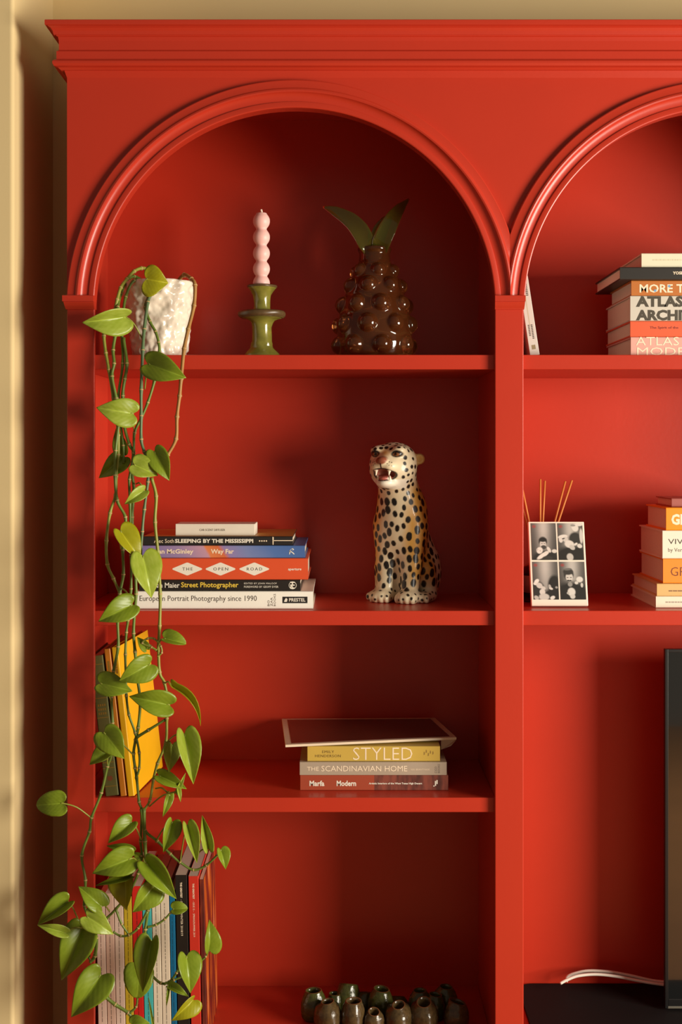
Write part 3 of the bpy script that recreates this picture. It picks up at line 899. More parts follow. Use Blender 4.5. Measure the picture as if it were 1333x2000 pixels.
    for q, r, s2 in acc:
        zs = .72 if q[2] < 205 else 1.0
        if q[2] < 24: zs = .95
        m = (np.abs(a - q[0]) < 9) & (np.abs(b - q[1]) < 9) & (np.abs(z - q[2]) < 9)
        ii = np.nonzero(m)[0]
        sh = .07 * np.sin(2 * np.arctan2(z[ii] - q[2], b[ii] - q[1]) + q[0])
        dd = np.sqrt((a[ii] - q[0]) ** 2 + (b[ii] - q[1]) ** 2 + ((z[ii] - q[2]) * zs) ** 2)
        w = np.clip((r * (1 + sh) - dd) / .9 + .5, 0, 1)
        spot[ii] = np.maximum(spot[ii], w)
    C = C * (1 - spot[:, None]) + blk * spot[:, None]
    # ---- face
    bb = b - hb
    def blend(mask, col, soft=None):
        nonlocal C
        w = np.asarray(mask, float)
        C = C * (1 - w[:, None]) + col * w[:, None]
    fr = a > 60
    ell = lambda cb, cz, rb, rz, s=.25: np.clip((1 - np.hypot((bb - cb) / rb, (z - cz) / rz)) / s + .5, 0, 1)
    for s in (-1, 1):
        blend(ell(s * 22, 280, 10.5, 6.6) * (a > 62), blk)
        blend(ell(s * 21, 278.8, 6.4, 3.2) * (a > 70), L3((150, 92, 50)))
        blend(ell(s * 20, 279.4, 2.4, 2.4) * (a > 74), L3((20, 14, 12)))
    nose = ell(0, 268, 11.5, 7.5) * (a > 98) ; blend(nose, L3((150, 82, 58)))
    blend(((np.abs(bb) < 1.6) & (z > 253) & (z < 262) & (a > 98)), L3((70, 36, 28)))
    rim = np.abs(sd_ell([a, b, z], (102, hb, 241.5), (36, 20.5, 10.0)))
    inside = sd_ell([a, b, z], (102, hb, 241.5), (37, 21.5, 10.6)) < .0
    blend(inside & fr, L3((184, 112, 92)))
    tng = (sd_ell([a, b, z], (84, hb, 234.5), (23, 13.5, 6.2)) < .4) & fr; blend(tng, L3((176, 92, 78)))
    lip = np.clip((2.0 - np.abs(np.hypot(bb / 22.0, (z - 241.5) / 11.2) - 1) * 15) / 1.0, 0, 1) * (a > 76)
    blend(lip * .96, blk)
    for s in (-1, 1):
        for (aa, bz, z0, z1) in ((102, 13, 239, 252.5), (96, 12.2, 231.5, 241)):
            t = (np.hypot(a - aa, bb - s * bz) < 4.2) & (z > z0) & (z < z1) & (a > 90)
            blend(t, L3((244, 232, 206)))
        for k, (wb, wz) in enumerate(((12, 262), (16, 259), (20, 258), (15, 265), (19, 264))):
            blend(ell(s * wb, wz, 1.0, .8, .6) * (a > 84), blk)
        # ears: pale inside, dark behind
        e = (np.hypot(bb - s * 46, z - 270) < 13) & (a < 44) & (a > 16)
        blend(e & (a > 29), L3((230, 196, 130))); blend(e & (a <= 29), blk)
    return V, Q, C

LV, LQ, LC = leopard()
fx, fy = -.42, -.907
vx, vy = .907, -.42
root = empty('leopard_figurine', ((793 - CX) * SC(.17), .185, Z_SH2 + .0002))
tag(root, 'glazed ceramic leopard figurine sitting upright with an open mouth', 'figurine')
W = np.stack([(fx * LV[:, 0] + vx * LV[:, 1]), (fy * LV[:, 0] + vy * LV[:, 1]), LV[:, 2]], 1) / 1000
W[:, 2] -= W[:, 2].min()
np_mesh('leopard_body', W, LQ, vcol_mat('hand_painted_glaze', rough=.42, spec=.4, coat=.22), root, LC)

# ------------------------------------------------------------------ candlestick and candle
yc = .115; k = SC(yc)
cx = (512 - CX) * k
M_GREEN = mat('green_glaze', (128, 122, 50), rough=.18, spec=.6, var=.50, scale=70, bump=.25, bscale=60)
M_RIM = mat('worn_brown_rim', (92, 70, 42), rough=.35, var=.4, scale=140)
cs_ = empty('candlestick', (cx, yc, Z_SH1 + .0004))
tag(cs_, 'green glazed pottery candlestick with a wide drip tray', 'candlestick')
base_y = 701.0
pf = [(0, 701), (33, 701), (35, 699), (35, 696), (32, 691), (27, 686), (22, 681), (20.5, 676), (21, 672), (19.5, 668), (19.5, 655), (19.5, 640), (21, 632), (24, 627), (33, 623), (42, 621)]
pf = [(r * k, (base_y - py) * k) for r, py in pf]
wob = lambda r, a, z, i: .0009 * math.sin(2 * a + z * 90) + .0006 * math.sin(5 * a + z * 200)
lathe('candlestick_foot', pf, M_GREEN, cs_, local=True, disp=wob)
pf = [(40, 622), (44.5, 619), (46, 615), (45.5, 611), (43, 608.5), (38, 609.5), (30, 612.5), (20, 614)]
lathe('drip_tray', [(r * k, (base_y - py) * k) for r, py in pf], M_RIM, cs_, local=True, disp=wob)
pf = [(22, 614.5), (17, 609), (15.5, 603), (15.5, 594), (16.5, 586), (19, 577), (23, 569), (27, 564), (29, 561), (29, 559), (27, 558.2), (18, 561), (16.8, 566), (0, 567)]
lathe('candle_cup', [(r * k, (base_y - py) * k) for r, py in pf], M_GREEN, cs_, local=True, disp=wob)
pf = [(27.4, 563), (29.4, 561.5), (29.6, 559), (28, 557.8), (25, 558.8)]
lathe('cup_rim', [(r * k, (base_y - py) * k) for r, py in pf], M_RIM, cs_, local=True, disp=wob)
M_WAX = mat('pink_candle_wax', (246, 194, 186), rough=.42, spec=.35, var=.03, Subsurface_Weight=.25, Subsurface_Scale=.01)
M_WAX.node_tree.nodes['Principled BSDF'].inputs['Subsurface Radius'].default_value = (1, .5, .4)
cd = empty('candle', (cx - .001, yc, Z_SH1 + (base_y - 566.5) * k))
tag(cd, 'pale pink candle of stacked round beads standing in the green candlestick', 'candle')
pts = []
cen_ = [431.5, 463, 494.5, 525, 553]
for py in np.arange(566, 414.5, -1.5):
    r = 0
    for c in cen_:
        dz = (py - c) / 17.6
        if abs(dz) < 1: r = max(r, 16.6 * math.sqrt(1 - dz * dz))
    pts.append((max(r, 2.2 if py < 416 else 10), (566 - py) * k))
pts = [(r * k, z) for r, z in pts]
# soften the waists
rs = [p_[0] for p_ in pts]
for _ in range(2): rs = [rs[0]] + [(rs[i - 1] + 2 * rs[i] + rs[i + 1]) / 4 for i in range(1, len(rs) - 1)] + [rs[-1]]
pts = [(0, 0)] + [(r, p_[1]) for r, p_ in zip(rs, pts)]
lathe('candle_wax', pts + [(0, pts[-1][1] + .0006)], M_WAX, cd, local=True, seg=40)
zt_ = pts[-1][1]
tube('wick', catmull([(0, 0, zt_ - .002), (.0003, 0, zt_ + .0028), (-.0008, 0, zt_ + .0068)]), .0021, mat('waxed_wick', (244, 214, 196), rough=.6), cd, seg=7, local=True)

# ------------------------------------------------------------------ glass pineapple
def glass(name, rgb, rough=.04, ior=1.48):
    m = mat(name, rgb, rough=rough, var=.08, scale=20, Transmission_Weight=1.0, IOR=ior, bump=.12, bscale=45)
    return m
M_AMB = glass('amber_glass', (158, 92, 48), rough=.06)
M_AMB.node_tree.nodes['Principled BSDF'].inputs['Transmission Weight'].default_value = .86
M_OLV = glass('olive_glass', (140, 134, 50), rough=.07)
M_OLV.node_tree.nodes['Principled BSDF'].inputs['Transmission Weight'].default_value = .85
yp = .135; k = SC(yp); kp = k * 1000
gp = empty('glass_pineapple', ((732 - CX) * k, yp, Z_SH1 + .0003))
tag(gp, 'amber glass pineapple vase covered in bubbles with olive glass leaves', 'vase')
base_y = 703.0
rp_ = [(0, 62), (8, 71), (30, 74), (55, 73), (80, 70), (105, 65), (130, 57), (155, 47), (175, 38), (192, 31), (205, 30), (213, 33), (222, 33)]
def pine():
    st = 1.4
    lo = (-92 * kp, -92 * kp, -3); hi = (92 * kp, 92 * kp, 226 * kp)
    p = grid(lo, hi, st)
    rad = np.sqrt(p[0] ** 2 + p[1] ** 2)
    zz = np.array([q[0] for q in rp_]) * kp; rr = np.array([q[1] for q in rp_]) * kp
    R = np.interp(p[2].ravel(), zz, rr).astype(np.float32)[None, None, :]
    body = (rad - R) * .93
    d = smax(smax(body, -p[2] + 0 * body, 6), p[2] - 218 * kp + 0 * body, 2)
    rows = [(26, 8, 0, 18), (66, 8, .5, 18.5), (104, 8, 0.0, 17.5), (141, 7, .5, 16), (171, 6, 0, 13.5)]
    for (h, n, ph, br) in rows:
        Rr = np.interp(h * kp, zz, rr)
        for q in range(n):
            an = 2 * math.pi * (q + ph) / n - math.pi / 2 + .18
            c = (Rr * .93 * math.cos(an), Rr * .93 * math.sin(an), h * kp)
            d = smin(d, sd_ell(p, c, (br * kp, br * kp, br * kp)), 3.0)
    inner = smax((rad - (R - 9)) * .93, -(p[2] - 190 * kp) + 0 * body, 5)
    d = smax(d, -inner, 1.5)
    V, Q = surface_nets(d, lo, st)
    return smooth_verts(V, Q, 2, .4), Q
PV, PQ = pine()
PV = PV / 1000; PV[:, 2] -= PV[:, 2].min()
np_mesh('vase_body', PV, PQ, M_AMB, gp)
def blade(name, pts, widths, m, parent, thick=.004, cup=.35):
    """thick curved glass leaf along pts (local), widths (m), cupped cross-section"""
    path = catmull(pts, 6); n = len(path)
    ws = np.interp(np.linspace(0, 1, n), np.linspace(0, 1, len(widths)), widths)
    V, F = [], []; K = 8
    for i, p_ in enumerate(path):
        t = (path[min(i + 1, n - 1)] - path[max(i - 1, 0)]).normalized()
        side = t.cross(Vector((0, -1, 0)))
        if side.length < 1e-3: side = Vector((1, 0, 0))
        side.normalize(); nrm = side.cross(t).normalized()
        for j in range(2 * K):
            a = 2 * math.pi * j / (2 * K)
            u = math.cos(a); v = math.sin(a)
            q = p_ + side * (u * ws[i] / 2) + nrm * (v * thick * (.4 + .6 * ws[i] / max(ws)) + cup * ws[i] * .5 * (u * u))
            V.append(q)
    for i in range(n - 1):
        for j in range(2 * K):
            j2 = (j + 1) % (2 * K)
            F.append((i * 2 * K + j, i * 2 * K + j2, (i + 1) * 2 * K + j2, (i + 1) * 2 * K + j))
    F.append(tuple(range(2 * K))[::-1]); F.append(tuple((n - 1) * 2 * K + j for j in range(2 * K)))
    return raw(name, V, F, m, parent, True, local=True)
def lp(px, py, y=0): return ((px - 732) * k, y, (base_y - py) * k)
blade('leaf', [lp(727, 497, -.012), lp(716, 480, -.022), lp(702, 455, -.024), lp(683, 434, -.018), lp(655, 415, -.006), lp(632, 404, .004)], [.026, .033, .034, .029, .019, .004], M_OLV, gp)
blade('leaf', [lp(740, 497, -.012), lp(745, 478, -.024), lp(755, 455, -.026), lp(768, 430, -.020), lp(783, 408, -.010), lp(799, 390, .000)], [.026, .034, .034, .028, .018, .004], M_OLV, gp)
blade('leaf', [lp(733, 495, .020), lp(737, 470, .030), lp(745, 445, .034), lp(757, 425, .036), lp(764, 412, .038)], [.030, .034, .030, .020, .005], M_OLV, gp)

# ------------------------------------------------------------------ many-mouthed finger vase on the lowest shelf
M_MOSS = mat('mossy_lustre_glaze', (82, 64, 38), rough=.20, spec=.6, var=.8, scale=150, bump=.6, bscale=90)
M_MOSSG = mat('green_lustre_glaze', (70, 70, 30), rough=.20, spec=.6, var=.8, scale=140, bump=.6, bscale=110)
M_HOLE = mat('dark_rim_glaze', (120, 74, 44), rough=.4, var=.3, scale=90)
fv = empty('finger_vase', P(750, 2040, .14)); fv.location.z = Z_SH4 + .0006
tag(fv, 'low lustre glazed pottery vase made of a cluster of open tubes', 'vase')
tubes = [  # mouth pixel, mouth radius px, body radius px, depth, tilt x, tilt toward viewer, green
    (612.5, 1934, 13.0, 22, .150, -.10, .0, 1), (655, 1940, 9.5, 16, .170, .0, .0, 1), (640, 1955.5, 10.8, 24, .110, -.1, .05, 0), (691, 1954.5, 12.8, 21, .105, .05, .05, 0),
    (731, 1976, 8.6, 18, .095, .0, .55, 0), (745.5, 1931, 13.2, 22, .150, .1, .02, 1), (779, 1962.5, 10.4, 24, .100, -.05, .35, 0), (820.5, 1934, 10.8, 20, .160, -.08, .0, 1),
    (828.5, 1957, 12.2, 25, .105, .0, .35, 0), (851, 1942, 9.8, 17, .150, .1, .05, 1), (872, 1927, 11.2, 21, .180, .1, .0, 1), (894.5, 1956, 12.8, 21, .115, .3, .0, 0),
    (681, 1922, 14.0, 22, .185, .1, -.5, 1), (775, 1946, 12, 20, .185, .0, -.4, 1), (712, 1938, 10, 19, .180, .0, -.35, 1)]
for (mx_, my_, mr, br, y, tx_, tv, gr) in tubes:
    br *= 1.14; mr *= 1.08
    kk = SC(y)
    top = P(mx_, my_, y)
    H = top.z - Z_SH4 - .0006
    pf = [(br * .82, 0), (br, .12), (br * 1.04, .38), (br * .98, .62), (br * .84, .82), (mr * 1.22, .95), (mr * 1.16, .99), (mr * 1.10, 1.0), (mr * 1.0, .99), (mr * .95, .90), (mr * .85, .4), (mr * .7, .12), (0, .12)]
    V, F = [], []; sg = 22
    for i, (r, h) in enumerate(pf):
        for q in range(sg):
            a = 2 * math.pi * q / sg
            wob_ = 1 + .05 * math.sin(3 * a + mx_) + .03 * math.sin(5 * a + h * 4)
            if i >= 5: wob_ = 1 + .06 * math.sin(2 * a + mx_)
            v = Vector((r * kk * wob_ * math.cos(a), r * kk * wob_ * math.sin(a), 0))
            # the mouth tilts; the body stays upright
            w = max(0, (h - .5) / .5) if i < 10 else .6
            v.z = H * h + w * (-tx_ * v.x + tv * v.y) * .9
            v.x += w * tx_ * .012; v.y += -w * tv * .012
            V.append(Vector((top.x - tx_ * .012, y + tv * .012, Z_SH4 + .0006)) + v)
    n = len(pf)
    for i in range(n - 1):
        for q in range(sg):
            q2 = (q + 1) % sg
            F.append((i * sg + q, i * sg + q2, (i + 1) * sg + q2, (i + 1) * sg + q))
    F.append(tuple(range(sg))[::-1])
    o = raw('tube', V, F, M_MOSSG if gr else M_MOSS, fv, True)
    V2 = V[6 * sg:9 * sg]; F2 = []
    for i in range(2):
        for q in range(sg):
            q2 = (q + 1) % sg
            F2.append((i * sg + q, i * sg + q2, (i + 1) * sg + q2, (i + 1) * sg + q))
    o2 = raw('tube_lip', [v + Vector((0, 0, .0005)) for v in V2], F2, M_HOLE, o, True)

# ------------------------------------------------------------------ photo block with four booth pictures
yb = .058; H_ = .157; lean_ = math.radians(16)
k = SC(yb)
pb = empty('photo_block', ((1094.5 - CX) * k, yb, Z_SH2 + .0004))
tag(pb, 'white leaning photo block with four black and white booth pictures', 'photo stand')
wbk = 111 * k
Rl = Matrix.Rotation(-lean_, 3, 'X')
def pbv(x, y, z): return Rl @ Vector((x, y, z))
bmx = bmesh.new(); bm_box(bmx, -wbk / 2, wbk / 2, 0, .012, 0, H_, .0012, 2)
for v in bmx.verts: v.co = Rl @ v.co
lowz = min(v.co.z for v in bmx.verts)
for v in bmx.verts: v.co.z -= lowz
from_bm('slab', bmx, mat('white_acrylic', (244, 232, 214), rough=.25, var=.01), pb, local=True)
V = [(-.02, .016, 0), (.02, .016, 0), (.02, .075, 0), (-.02, .075, 0), (-.02, .030, .06), (.02, .030, .06)]
V = [(x, y + .0, z) for x, y, z in V]
raw('easel_foot', V, [(3, 2, 1, 0), (0, 1, 5, 4), (2, 3, 4, 5), (1, 2, 5), (3, 0, 4)], MATS['white_acrylic'], pb, local=True)
def booth(kind):
    h, w = 110, 76
    yy, xx = np.mgrid[0:h, 0:w]; u = xx / (w - 1); v = yy / (h - 1)
    img = .055 + .42 * np.exp(-((u - .50) / .26) ** 2) * np.clip(1.15 - v * .75, 0, 1) + .05 * (1 - v)
    def el(cx_, cy_, rx, ry, val, rot=0, s=.3):
        nonlocal img
        c, n = math.cos(rot), math.sin(rot)
        du, dv = (u - cx_), (v - cy_) * 1.45
        a = (du * c + dv * n) / rx; b_ = (-du * n + dv * c) / (ry * 1.45)
        m = np.clip((1 - np.sqrt(a * a + b_ * b_)) / s + .5, 0, 1)
        img = img * (1 - m) + val * m
    if kind == 0:
        el(.55, 1.0, .55, .26, .035); el(.46, .50, .17, .13, .04); el(.46, .57, .125, .11, .60); el(.46, .455, .15, .055, .03); el(.48, .655, .11, .055, .07); el(.42, .555, .035, .010, .18); el(.52, .555, .035, .010, .18)
        el(.32, .74, .12, .09, .74, .5); el(.34, .75, .03, .01, .35, .5); el(.23, .72, .04, .03, .55); el(.45, .87, .28, .055, .76, -.55); el(.57, .80, .09, .035, .72, -.5); el(.69, .72, .06, .085, .70, -.5); el(.90, .76, .10, .05, .66); el(.62, .95, .2, .06, .05)
    elif kind == 1:
        el(.55, .95, .7, .33, .03); el(.68, .42, .24, .17, .045); el(.70, .12, .13, .11, .72, -.4); el(.86, .03, .16, .05, .72); el(.62, .06, .10, .03, .3); el(.93, .35, .07, .2, .62)
        el(.20, .37, .19, .055, .74, -.15); el(.12, .45, .08, .08, .68); el(.30, .44, .10, .07, .60); el(.22, .42, .06, .02, .1, -.3); el(.45, .57, .19, .10, .70, .25); el(.55, .66, .12, .06, .55, .6)
        el(.70, .57, .08, .03, .72, -.6); el(.85, .62, .10, .055, .70, .4); el(.45, .92, .13, .10, .55, -.3)
    elif kind == 2:
        el(.2, .75, .26, .22, .04); el(.85, .62, .26, .26, .03); el(.85, .95, .5, .25, .03); el(.15, .52, .11, .05, .78, -.75); el(.10, .58, .08, .04, .74); el(.25, .63, .13, .07, .60, .5); el(.40, .70, .09, .05, .62, .4)
        el(.36, .80, .11, .08, .66); el(.42, .93, .20, .09, .58); el(.12, .95, .10, .05, .5, .6); el(.66, .66, .05, .06, .45, -.3); el(.70, .71, .08, .03, .66, .3); el(.92, .68, .05, .03, .35); el(.75, .95, .10, .045, .74, -.4)
    else:
        el(.45, .95, .75, .42, .03); el(.36, .34, .20, .16, .05); el(.38, .41, .14, .115, .66); el(.34, .265, .20, .085, .05); el(.34, .20, .15, .03, .16, -.1); el(.31, .42, .045, .012, .15); el(.44, .42, .045, .012, .15); el(.37, .50, .10, .022, .05); el(.38, .46, .025, .03, .66)
        el(.40, .60, .09, .06, .30); el(.78, .47, .13, .075, .72); el(.65, .56, .07, .04, .68); el(.86, .62, .05, .06, .62); el(.44, .80, .15, .11, .70); el(.48, .92, .10, .06, .62); el(.30, .83, .05, .03, .5)
    rgb = np.stack([img * 1.0, img * .955, img * .87], -1)
    dot = np.clip((1 - np.hypot((u - .13) / .10, (v - .09) / .055)) / .5, 0, 1) * .55
    rgb = rgb * (1 - dot[..., None]) + np.array((.42, .03, .03)) * dot[..., None]
    return rgb
sx = wbk / 111.0; sz = H_ / 165.0
cells = [(5.6, 57.5, 3, 75.5), (60, 111 - 1.2, 3, 75.5), (7, 58.5, 78.5, 153), (61, 111 - 2.0, 78.5, 153)]
cells = [(4.4, 54.4, 3.2, 76.0), (57.4, 107.4, 3.2, 76.0), (4.4, 54.4, 79.4, 153), (57.4, 107.4, 79.4, 153)]
for q, (x0, x1, y0, y1) in enumerate(cells):
    im = booth(q); hh, ww = im.shape[:2]
    V = []; 
    for j in range(hh):
        for i in range(ww):
            x = -wbk / 2 + (x0 + (x1 - x0) * i / (ww - 1)) * sx; z = H_ - (y0 + (y1 - y0) * j / (hh - 1)) * sz
            w_ = Rl @ Vector((x, -.0003, z)); V.append((w_.x, w_.y, w_.z - lowz))
    Qn = []
    for j in range(hh - 1):
        for i in range(ww - 1):
            a = j * ww + i; Qn.append((a, a + ww, a + ww + 1, a + 1))
    np_mesh('photo_print', np.array(V), np.array(Qn), vcol_mat('photo_paper', rough=.35), pb, im.reshape(-1, 3))

# ------------------------------------------------------------------ reed diffuser behind the photo block
yd = .165; k = SC(yd)
rd = empty('reed_diffuser', ((1056 - CX) * k, yd, Z_SH2 + .0003))
tag(rd, 'amber glass reed diffuser with thin sticks behind the photo block', 'diffuser')
lathe('bottle', [(0, 0), (.036, 0), (.038, .003), (.038, .058), (.036, .064), (.020, .073), (.0145, .078), (.0145, .095), (.0130, .096), (.0125, .078), (.018, .071), (.0335, .062), (.0355, .056), (.0355, .005), (0, .004)],
      glass('amber_bottle_glass', (150, 70, 18), rough=.05), rd, local=True)
lathe('bottle_label', [(.0383, .018), (.0383, .050)], mat('grey_paper_label', (150, 120, 108), rough=.6), rd, local=True)
M_REED = mat('rattan_reed', (206, 128, 56), rough=.6, var=.1, scale=60)
for (tx_, ty_, dy_, tilt) in ((1013, 925, .01, 0), (1018, 940, -.012, 0), (1056, 936, -.010, 0), (1065, 939, .004, 0), (1105, 940, .014, 0), (1118, 938, -.004, 0), (1010, 950, .02, 0)):
    t = P(tx_, ty_, yd + dy_) - worigin(rd)
    bq = Vector((-.22 * t.x, -.3 * dy_, .006))
    tube('reed', [bq.lerp(t, i / 4) for i in range(5)], .0020, M_REED, rd, seg=7, local=True)

# ------------------------------------------------------------------ television, black box and cables in the niche
M_BLK = mat('black_plastic', (20, 17, 17), rough=.35, var=.05)
yt = .165
slab_z = Z_SH4 + .0075
tl = P(1300, 1268, yt); bl = P(1300, 1970, yt)
tvw = 1.16
tv = empty('television', (tl.x + tvw / 2, yt + .02, slab_z + .0003))
tag(tv, 'large flat black television standing in the bookcase niche', 'television')
x0, x1, z0, z1 = tl.x, tl.x + tvw, max(bl.z, slab_z + .003), tl.z
bw = .0062
boxo('bezel', x0, x0 + bw, yt, yt + .012, z0, z1, M_BLK, tv, bev=.0008)
boxo('bezel', x1 - bw, x1, yt, yt + .012, z0, z1, M_BLK, tv, bev=.0008)
boxo('bezel', x0 + bw, x1 - bw, yt, yt + .012, z1 - bw, z1, M_BLK, tv, bev=.0008)
boxo('bezel', x0 + bw, x1 - bw, yt, yt + .012, z0 + .004, z0 + .018, M_BLK, tv, bev=.0008)
boxo('screen', x0 + bw, x1 - bw, yt + .002, yt + .010, z0 + .018, z1 - bw, mat('dark_screen_glass', (14, 15, 15), rough=.10, spec=1.0, var=.02, Coat_Weight=1.0, Coat_IOR=1.8), tv)
boxo('silver_strip', x0 + .004, x1 - .004, yt + .001, yt + .011, z0 - .0005, z0 + .004, mat('silver_trim', (176, 166, 150), rough=.3, Metallic=.8), tv, bev=.0006)
boxo('back_shell', x0 + .012, x1 - .012, yt + .012, yt + .045, z0 + .03, z1 - .03, M_BLK, tv, bev=.006)
for fx_ in (x0 + .25, x1 - .25):
    bmx = bmesh.new()
    bm_box(bmx, fx_ - .012, fx_ + .012, yt + .013, yt + .030, slab_z + .003, z0 + .06, .001)
    bm_box(bmx, fx_ - .015, fx_ + .015, yt + .013, yt + .10, slab_z + .0003, slab_z + .0045, .001)
    bm_box(bmx, fx_ - .015, fx_ + .015, yt - .06, yt - .001, slab_z + .0003, slab_z + .0045, .001)
    bm_box(bmx, fx_ - .015, fx_ + .015, yt - .002, yt + .014, slab_z + .0003, z0 - .0006, .0002)
    from_bm('foot', bmx, M_BLK, tv)
# flat black slab with rounded corners that the television stands on
sl_x0, sl_x1, sl_y0, sl_y1, rc = .352, 1.80, .022, .294, .030
sb = empty('television_slab', ((sl_x0 + sl_x1) / 2, .15, Z_SH4 + .0003))
tag(sb, 'flat matt black slab with rounded corners lying under the television', 'slab')
ring = []
for (cx_, cy_, a0) in ((sl_x1 - rc, sl_y1 - rc, 0), (sl_x0 + rc, sl_y1 - rc, 90), (sl_x0 + rc, sl_y0 + rc, 180), (sl_x1 - rc, sl_y0 + rc, 270)):
    for q in range(9):
        a = math.radians(a0 + 90 * q / 8); ring.append((cx_ + rc * math.cos(a), cy_ + rc * math.sin(a)))
n = len(ring); V = []
lay = [(0.0, .9993), (.0008, 1.0), (.0063, 1.0), (.0072, .9993)]
mxx, myy = (sl_x0 + sl_x1) / 2, (sl_y0 + sl_y1) / 2
for h_, f_ in lay:
    for (x, y) in ring: V.append((mxx + (x - mxx) * f_, myy + (y - myy) * f_, Z_SH4 + .0003 + h_))
F = []
for i in range(len(lay) - 1):
    for q in range(n):
        F.append((i * n + q, i * n + (q + 1) % n, (i + 1) * n + (q + 1) % n, (i + 1) * n + q))
F.append(tuple(range(n))[::-1]); F.append(tuple((len(lay) - 1) * n + q for q in range(n)))
raw('slab_top', V, F, mat('matt_black_lacquer', (18, 14, 14), rough=.75, spec=.2, var=.08), sb)
boxo('edge_strip', sl_x0 + .04, sl_x1 - .04, sl_y0 - .0012, sl_y0 + .0002, Z_SH4 + .0015, Z_SH4 + .0062, M_BLK, sb)
M_CAB = mat('white_cable', (230, 220, 206), rough=.5, var=.04)
def cab(pts, lab):
    path = catmull([P(a, b_, y_) for a, b_, y_ in pts], 8)
    path = [Vector((p_.x, p_.y, max(p_.z, slab_z + .0040))) for p_ in path]
    o = tube('cable', path, .0030, M_CAB, None, seg=8)
    tag(o, lab, 'cable', 'cables on the black slab')
cab([(1107, 1918, .262), (1110, 1907, .266), (1128, 1900, .270), (1152, 1896, .272), (1190, 1898, .272), (1230, 1905, .270), (1275, 1915, .266), (1312, 1919, .258)], 'pale cable looping upward in front of the niche back beside television')
cab([(1095, 1921, .235), (1108, 1914, .240), (1130, 1906, .245), (1165, 1903, .248), (1205, 1907, .248), (1245, 1915, .245), (1280, 1921, .240), (1312, 1925, .236)], 'pale cable running lower along the black slab beside television')

# ------------------------------------------------------------------ trailing plant in its white pot
PY = .088
pot_x = (311.5 - CX) * SC(PY)
plant = empty('potted_plant', (pot_x, PY, Z_SH1 + .0003))
tag(plant, 'trailing heart-leaf vine in a rough white glazed pot hanging down past the shelves', 'plant')
k = SC(PY)
M_POT = mat('rough_white_glaze', (240, 226, 206), rough=.20, spec=.55, var=.05, scale=30, bump=.35, bscale=70)
pf = [(0, 0), (46, 0), (49.5, 2), (53, 12), (57, 35), (61, 62), (65, 92), (68, 118), (70.0, 136), (70.5, 143), (69.5, 146), (67, 146.5), (65, 143), (63, 125), (60, 118)]
fine = []
for i in range(len(pf) - 1):
    (r0, z0), (r1, z1) = pf[i], pf[i + 1]
    n = max(1, int(math.hypot(r1 - r0, z1 - z0) / 2.2)) if i < 10 else 2
    for q in range(n): fine.append((r0 + (r1 - r0) * q / n, z0 + (z1 - z0) * q / n))
fine.append(pf[-1])
NB = len(fine)
def lump(r, a, z, i):
    if r < .03: return 0
    v = Vector((math.cos(a) * .06, math.sin(a) * .06, z))
    d = .0042 * noise.noise(v * 60) + .0026 * noise.noise(v * 120 + Vector((3, 1, 2))) + .0014 * abs(noise.noise(v * 230))
    return d
lathe('pot', [(r * k, z * k) for r, z in fine], M_POT, plant, seg=150, local=True, disp=lump)
lathe('soil', [(62 * k, 121 * k), (40 * k, 125 * k), (0, 124 * k)], mat('dark_potting_soil', (46, 32, 24), rough=.9, var=.4, scale=200), plant, local=True)

def vy(py):
    return float(np.interp(py, [515, 545, 600, 660, 720, 900, 2000], [.055, .035, .004, -.014, -.030, -.038, -.046]))

M_STEM = mat('green_vine_stem', (104, 124, 44), rough=.45, var=.25, scale=30)
M_STEMY = mat('yellow_green_stem', (142, 146, 56), rough=.45, var=.2, scale=30)
M_STEMB = mat('tan_vine_stem', (170, 122, 62), rough=.5, var=.25, scale=30)
M_STEMG = mat('grey_green_stem', (96, 118, 78), rough=.45, var=.2, scale=30)
M_NODE = mat('pale_stem_node', (186, 152, 98), rough=.6, var=.2, scale=90)
def vine(pts, m, r=2.6, dy=0.0, nodes=True):
    """pts: photo pixels (x, y[, depth])"""
    q = [P(p_[0], p_[1], (p_[2] if len(p_) > 2 else vy(p_[1]) + dy)) for p_ in pts]
    path = catmull(q, 7)
    rr = 1.18 * r * SC(-.03)
    def rad(t, i):
        kx = i % 7
        return rr * (1.0 + (.30 if kx == 0 else .06 if kx in (1, 6) else 0) - .25 * t)
    o = tube('vine', path, rad, m, plant, seg=8)
    if nodes:
        for i in range(1, len(q) - 1):
            t = (q[i + 1] - q[i - 1]).normalized()
            R_ = rr * (1.22 - .2 * i / len(q))
            tube('stem_node', [q[i] - t * .0014, q[i] - t * .0005, q[i] + t * .0005, q[i] + t * .0014], lambda u, j: R_ * (.9, 1.12, 1.12, .9)[j], M_NODE, o, seg=8)
    return o
vine([(300, 549, .085), (287, 527, .075), (276, 524, .06), (262, 530, .045), (248, 545, .03), (236, 562, .015), (229, 585, .006), (222, 612), (206, 636), (203, 656), (207, 690), (213, 722), (222, 778), (228, 815), (231, 850), (231, 888), (227, 930), (226, 967), (215, 1002), (208, 1056), (210, 1102), (222, 1130), (235, 1160)], M_STEMY, 3.0)
vine([(285, 552, .10), (262, 540, .075), (246, 552, .055), (236, 575, .03), (230, 600), (228, 630), (225, 656), (221, 684), (223, 710), (219, 735), (227, 778), (232, 820), (226, 880), (225, 928), (229, 977), (245, 1010), (243, 1040), (240, 1074), (241, 1122), (234, 1160), (230, 1212), (231, 1263), (222, 1311), (218, 1362), (220, 1412), (218, 1472), (210, 1497), (198, 1548), (179, 1597), (175, 1624), (160, 1671), (167, 1719), (165, 1769), (178, 1800), (189, 1832), (186, 1868), (176, 1880)], M_STEM, 2.7, -.004)
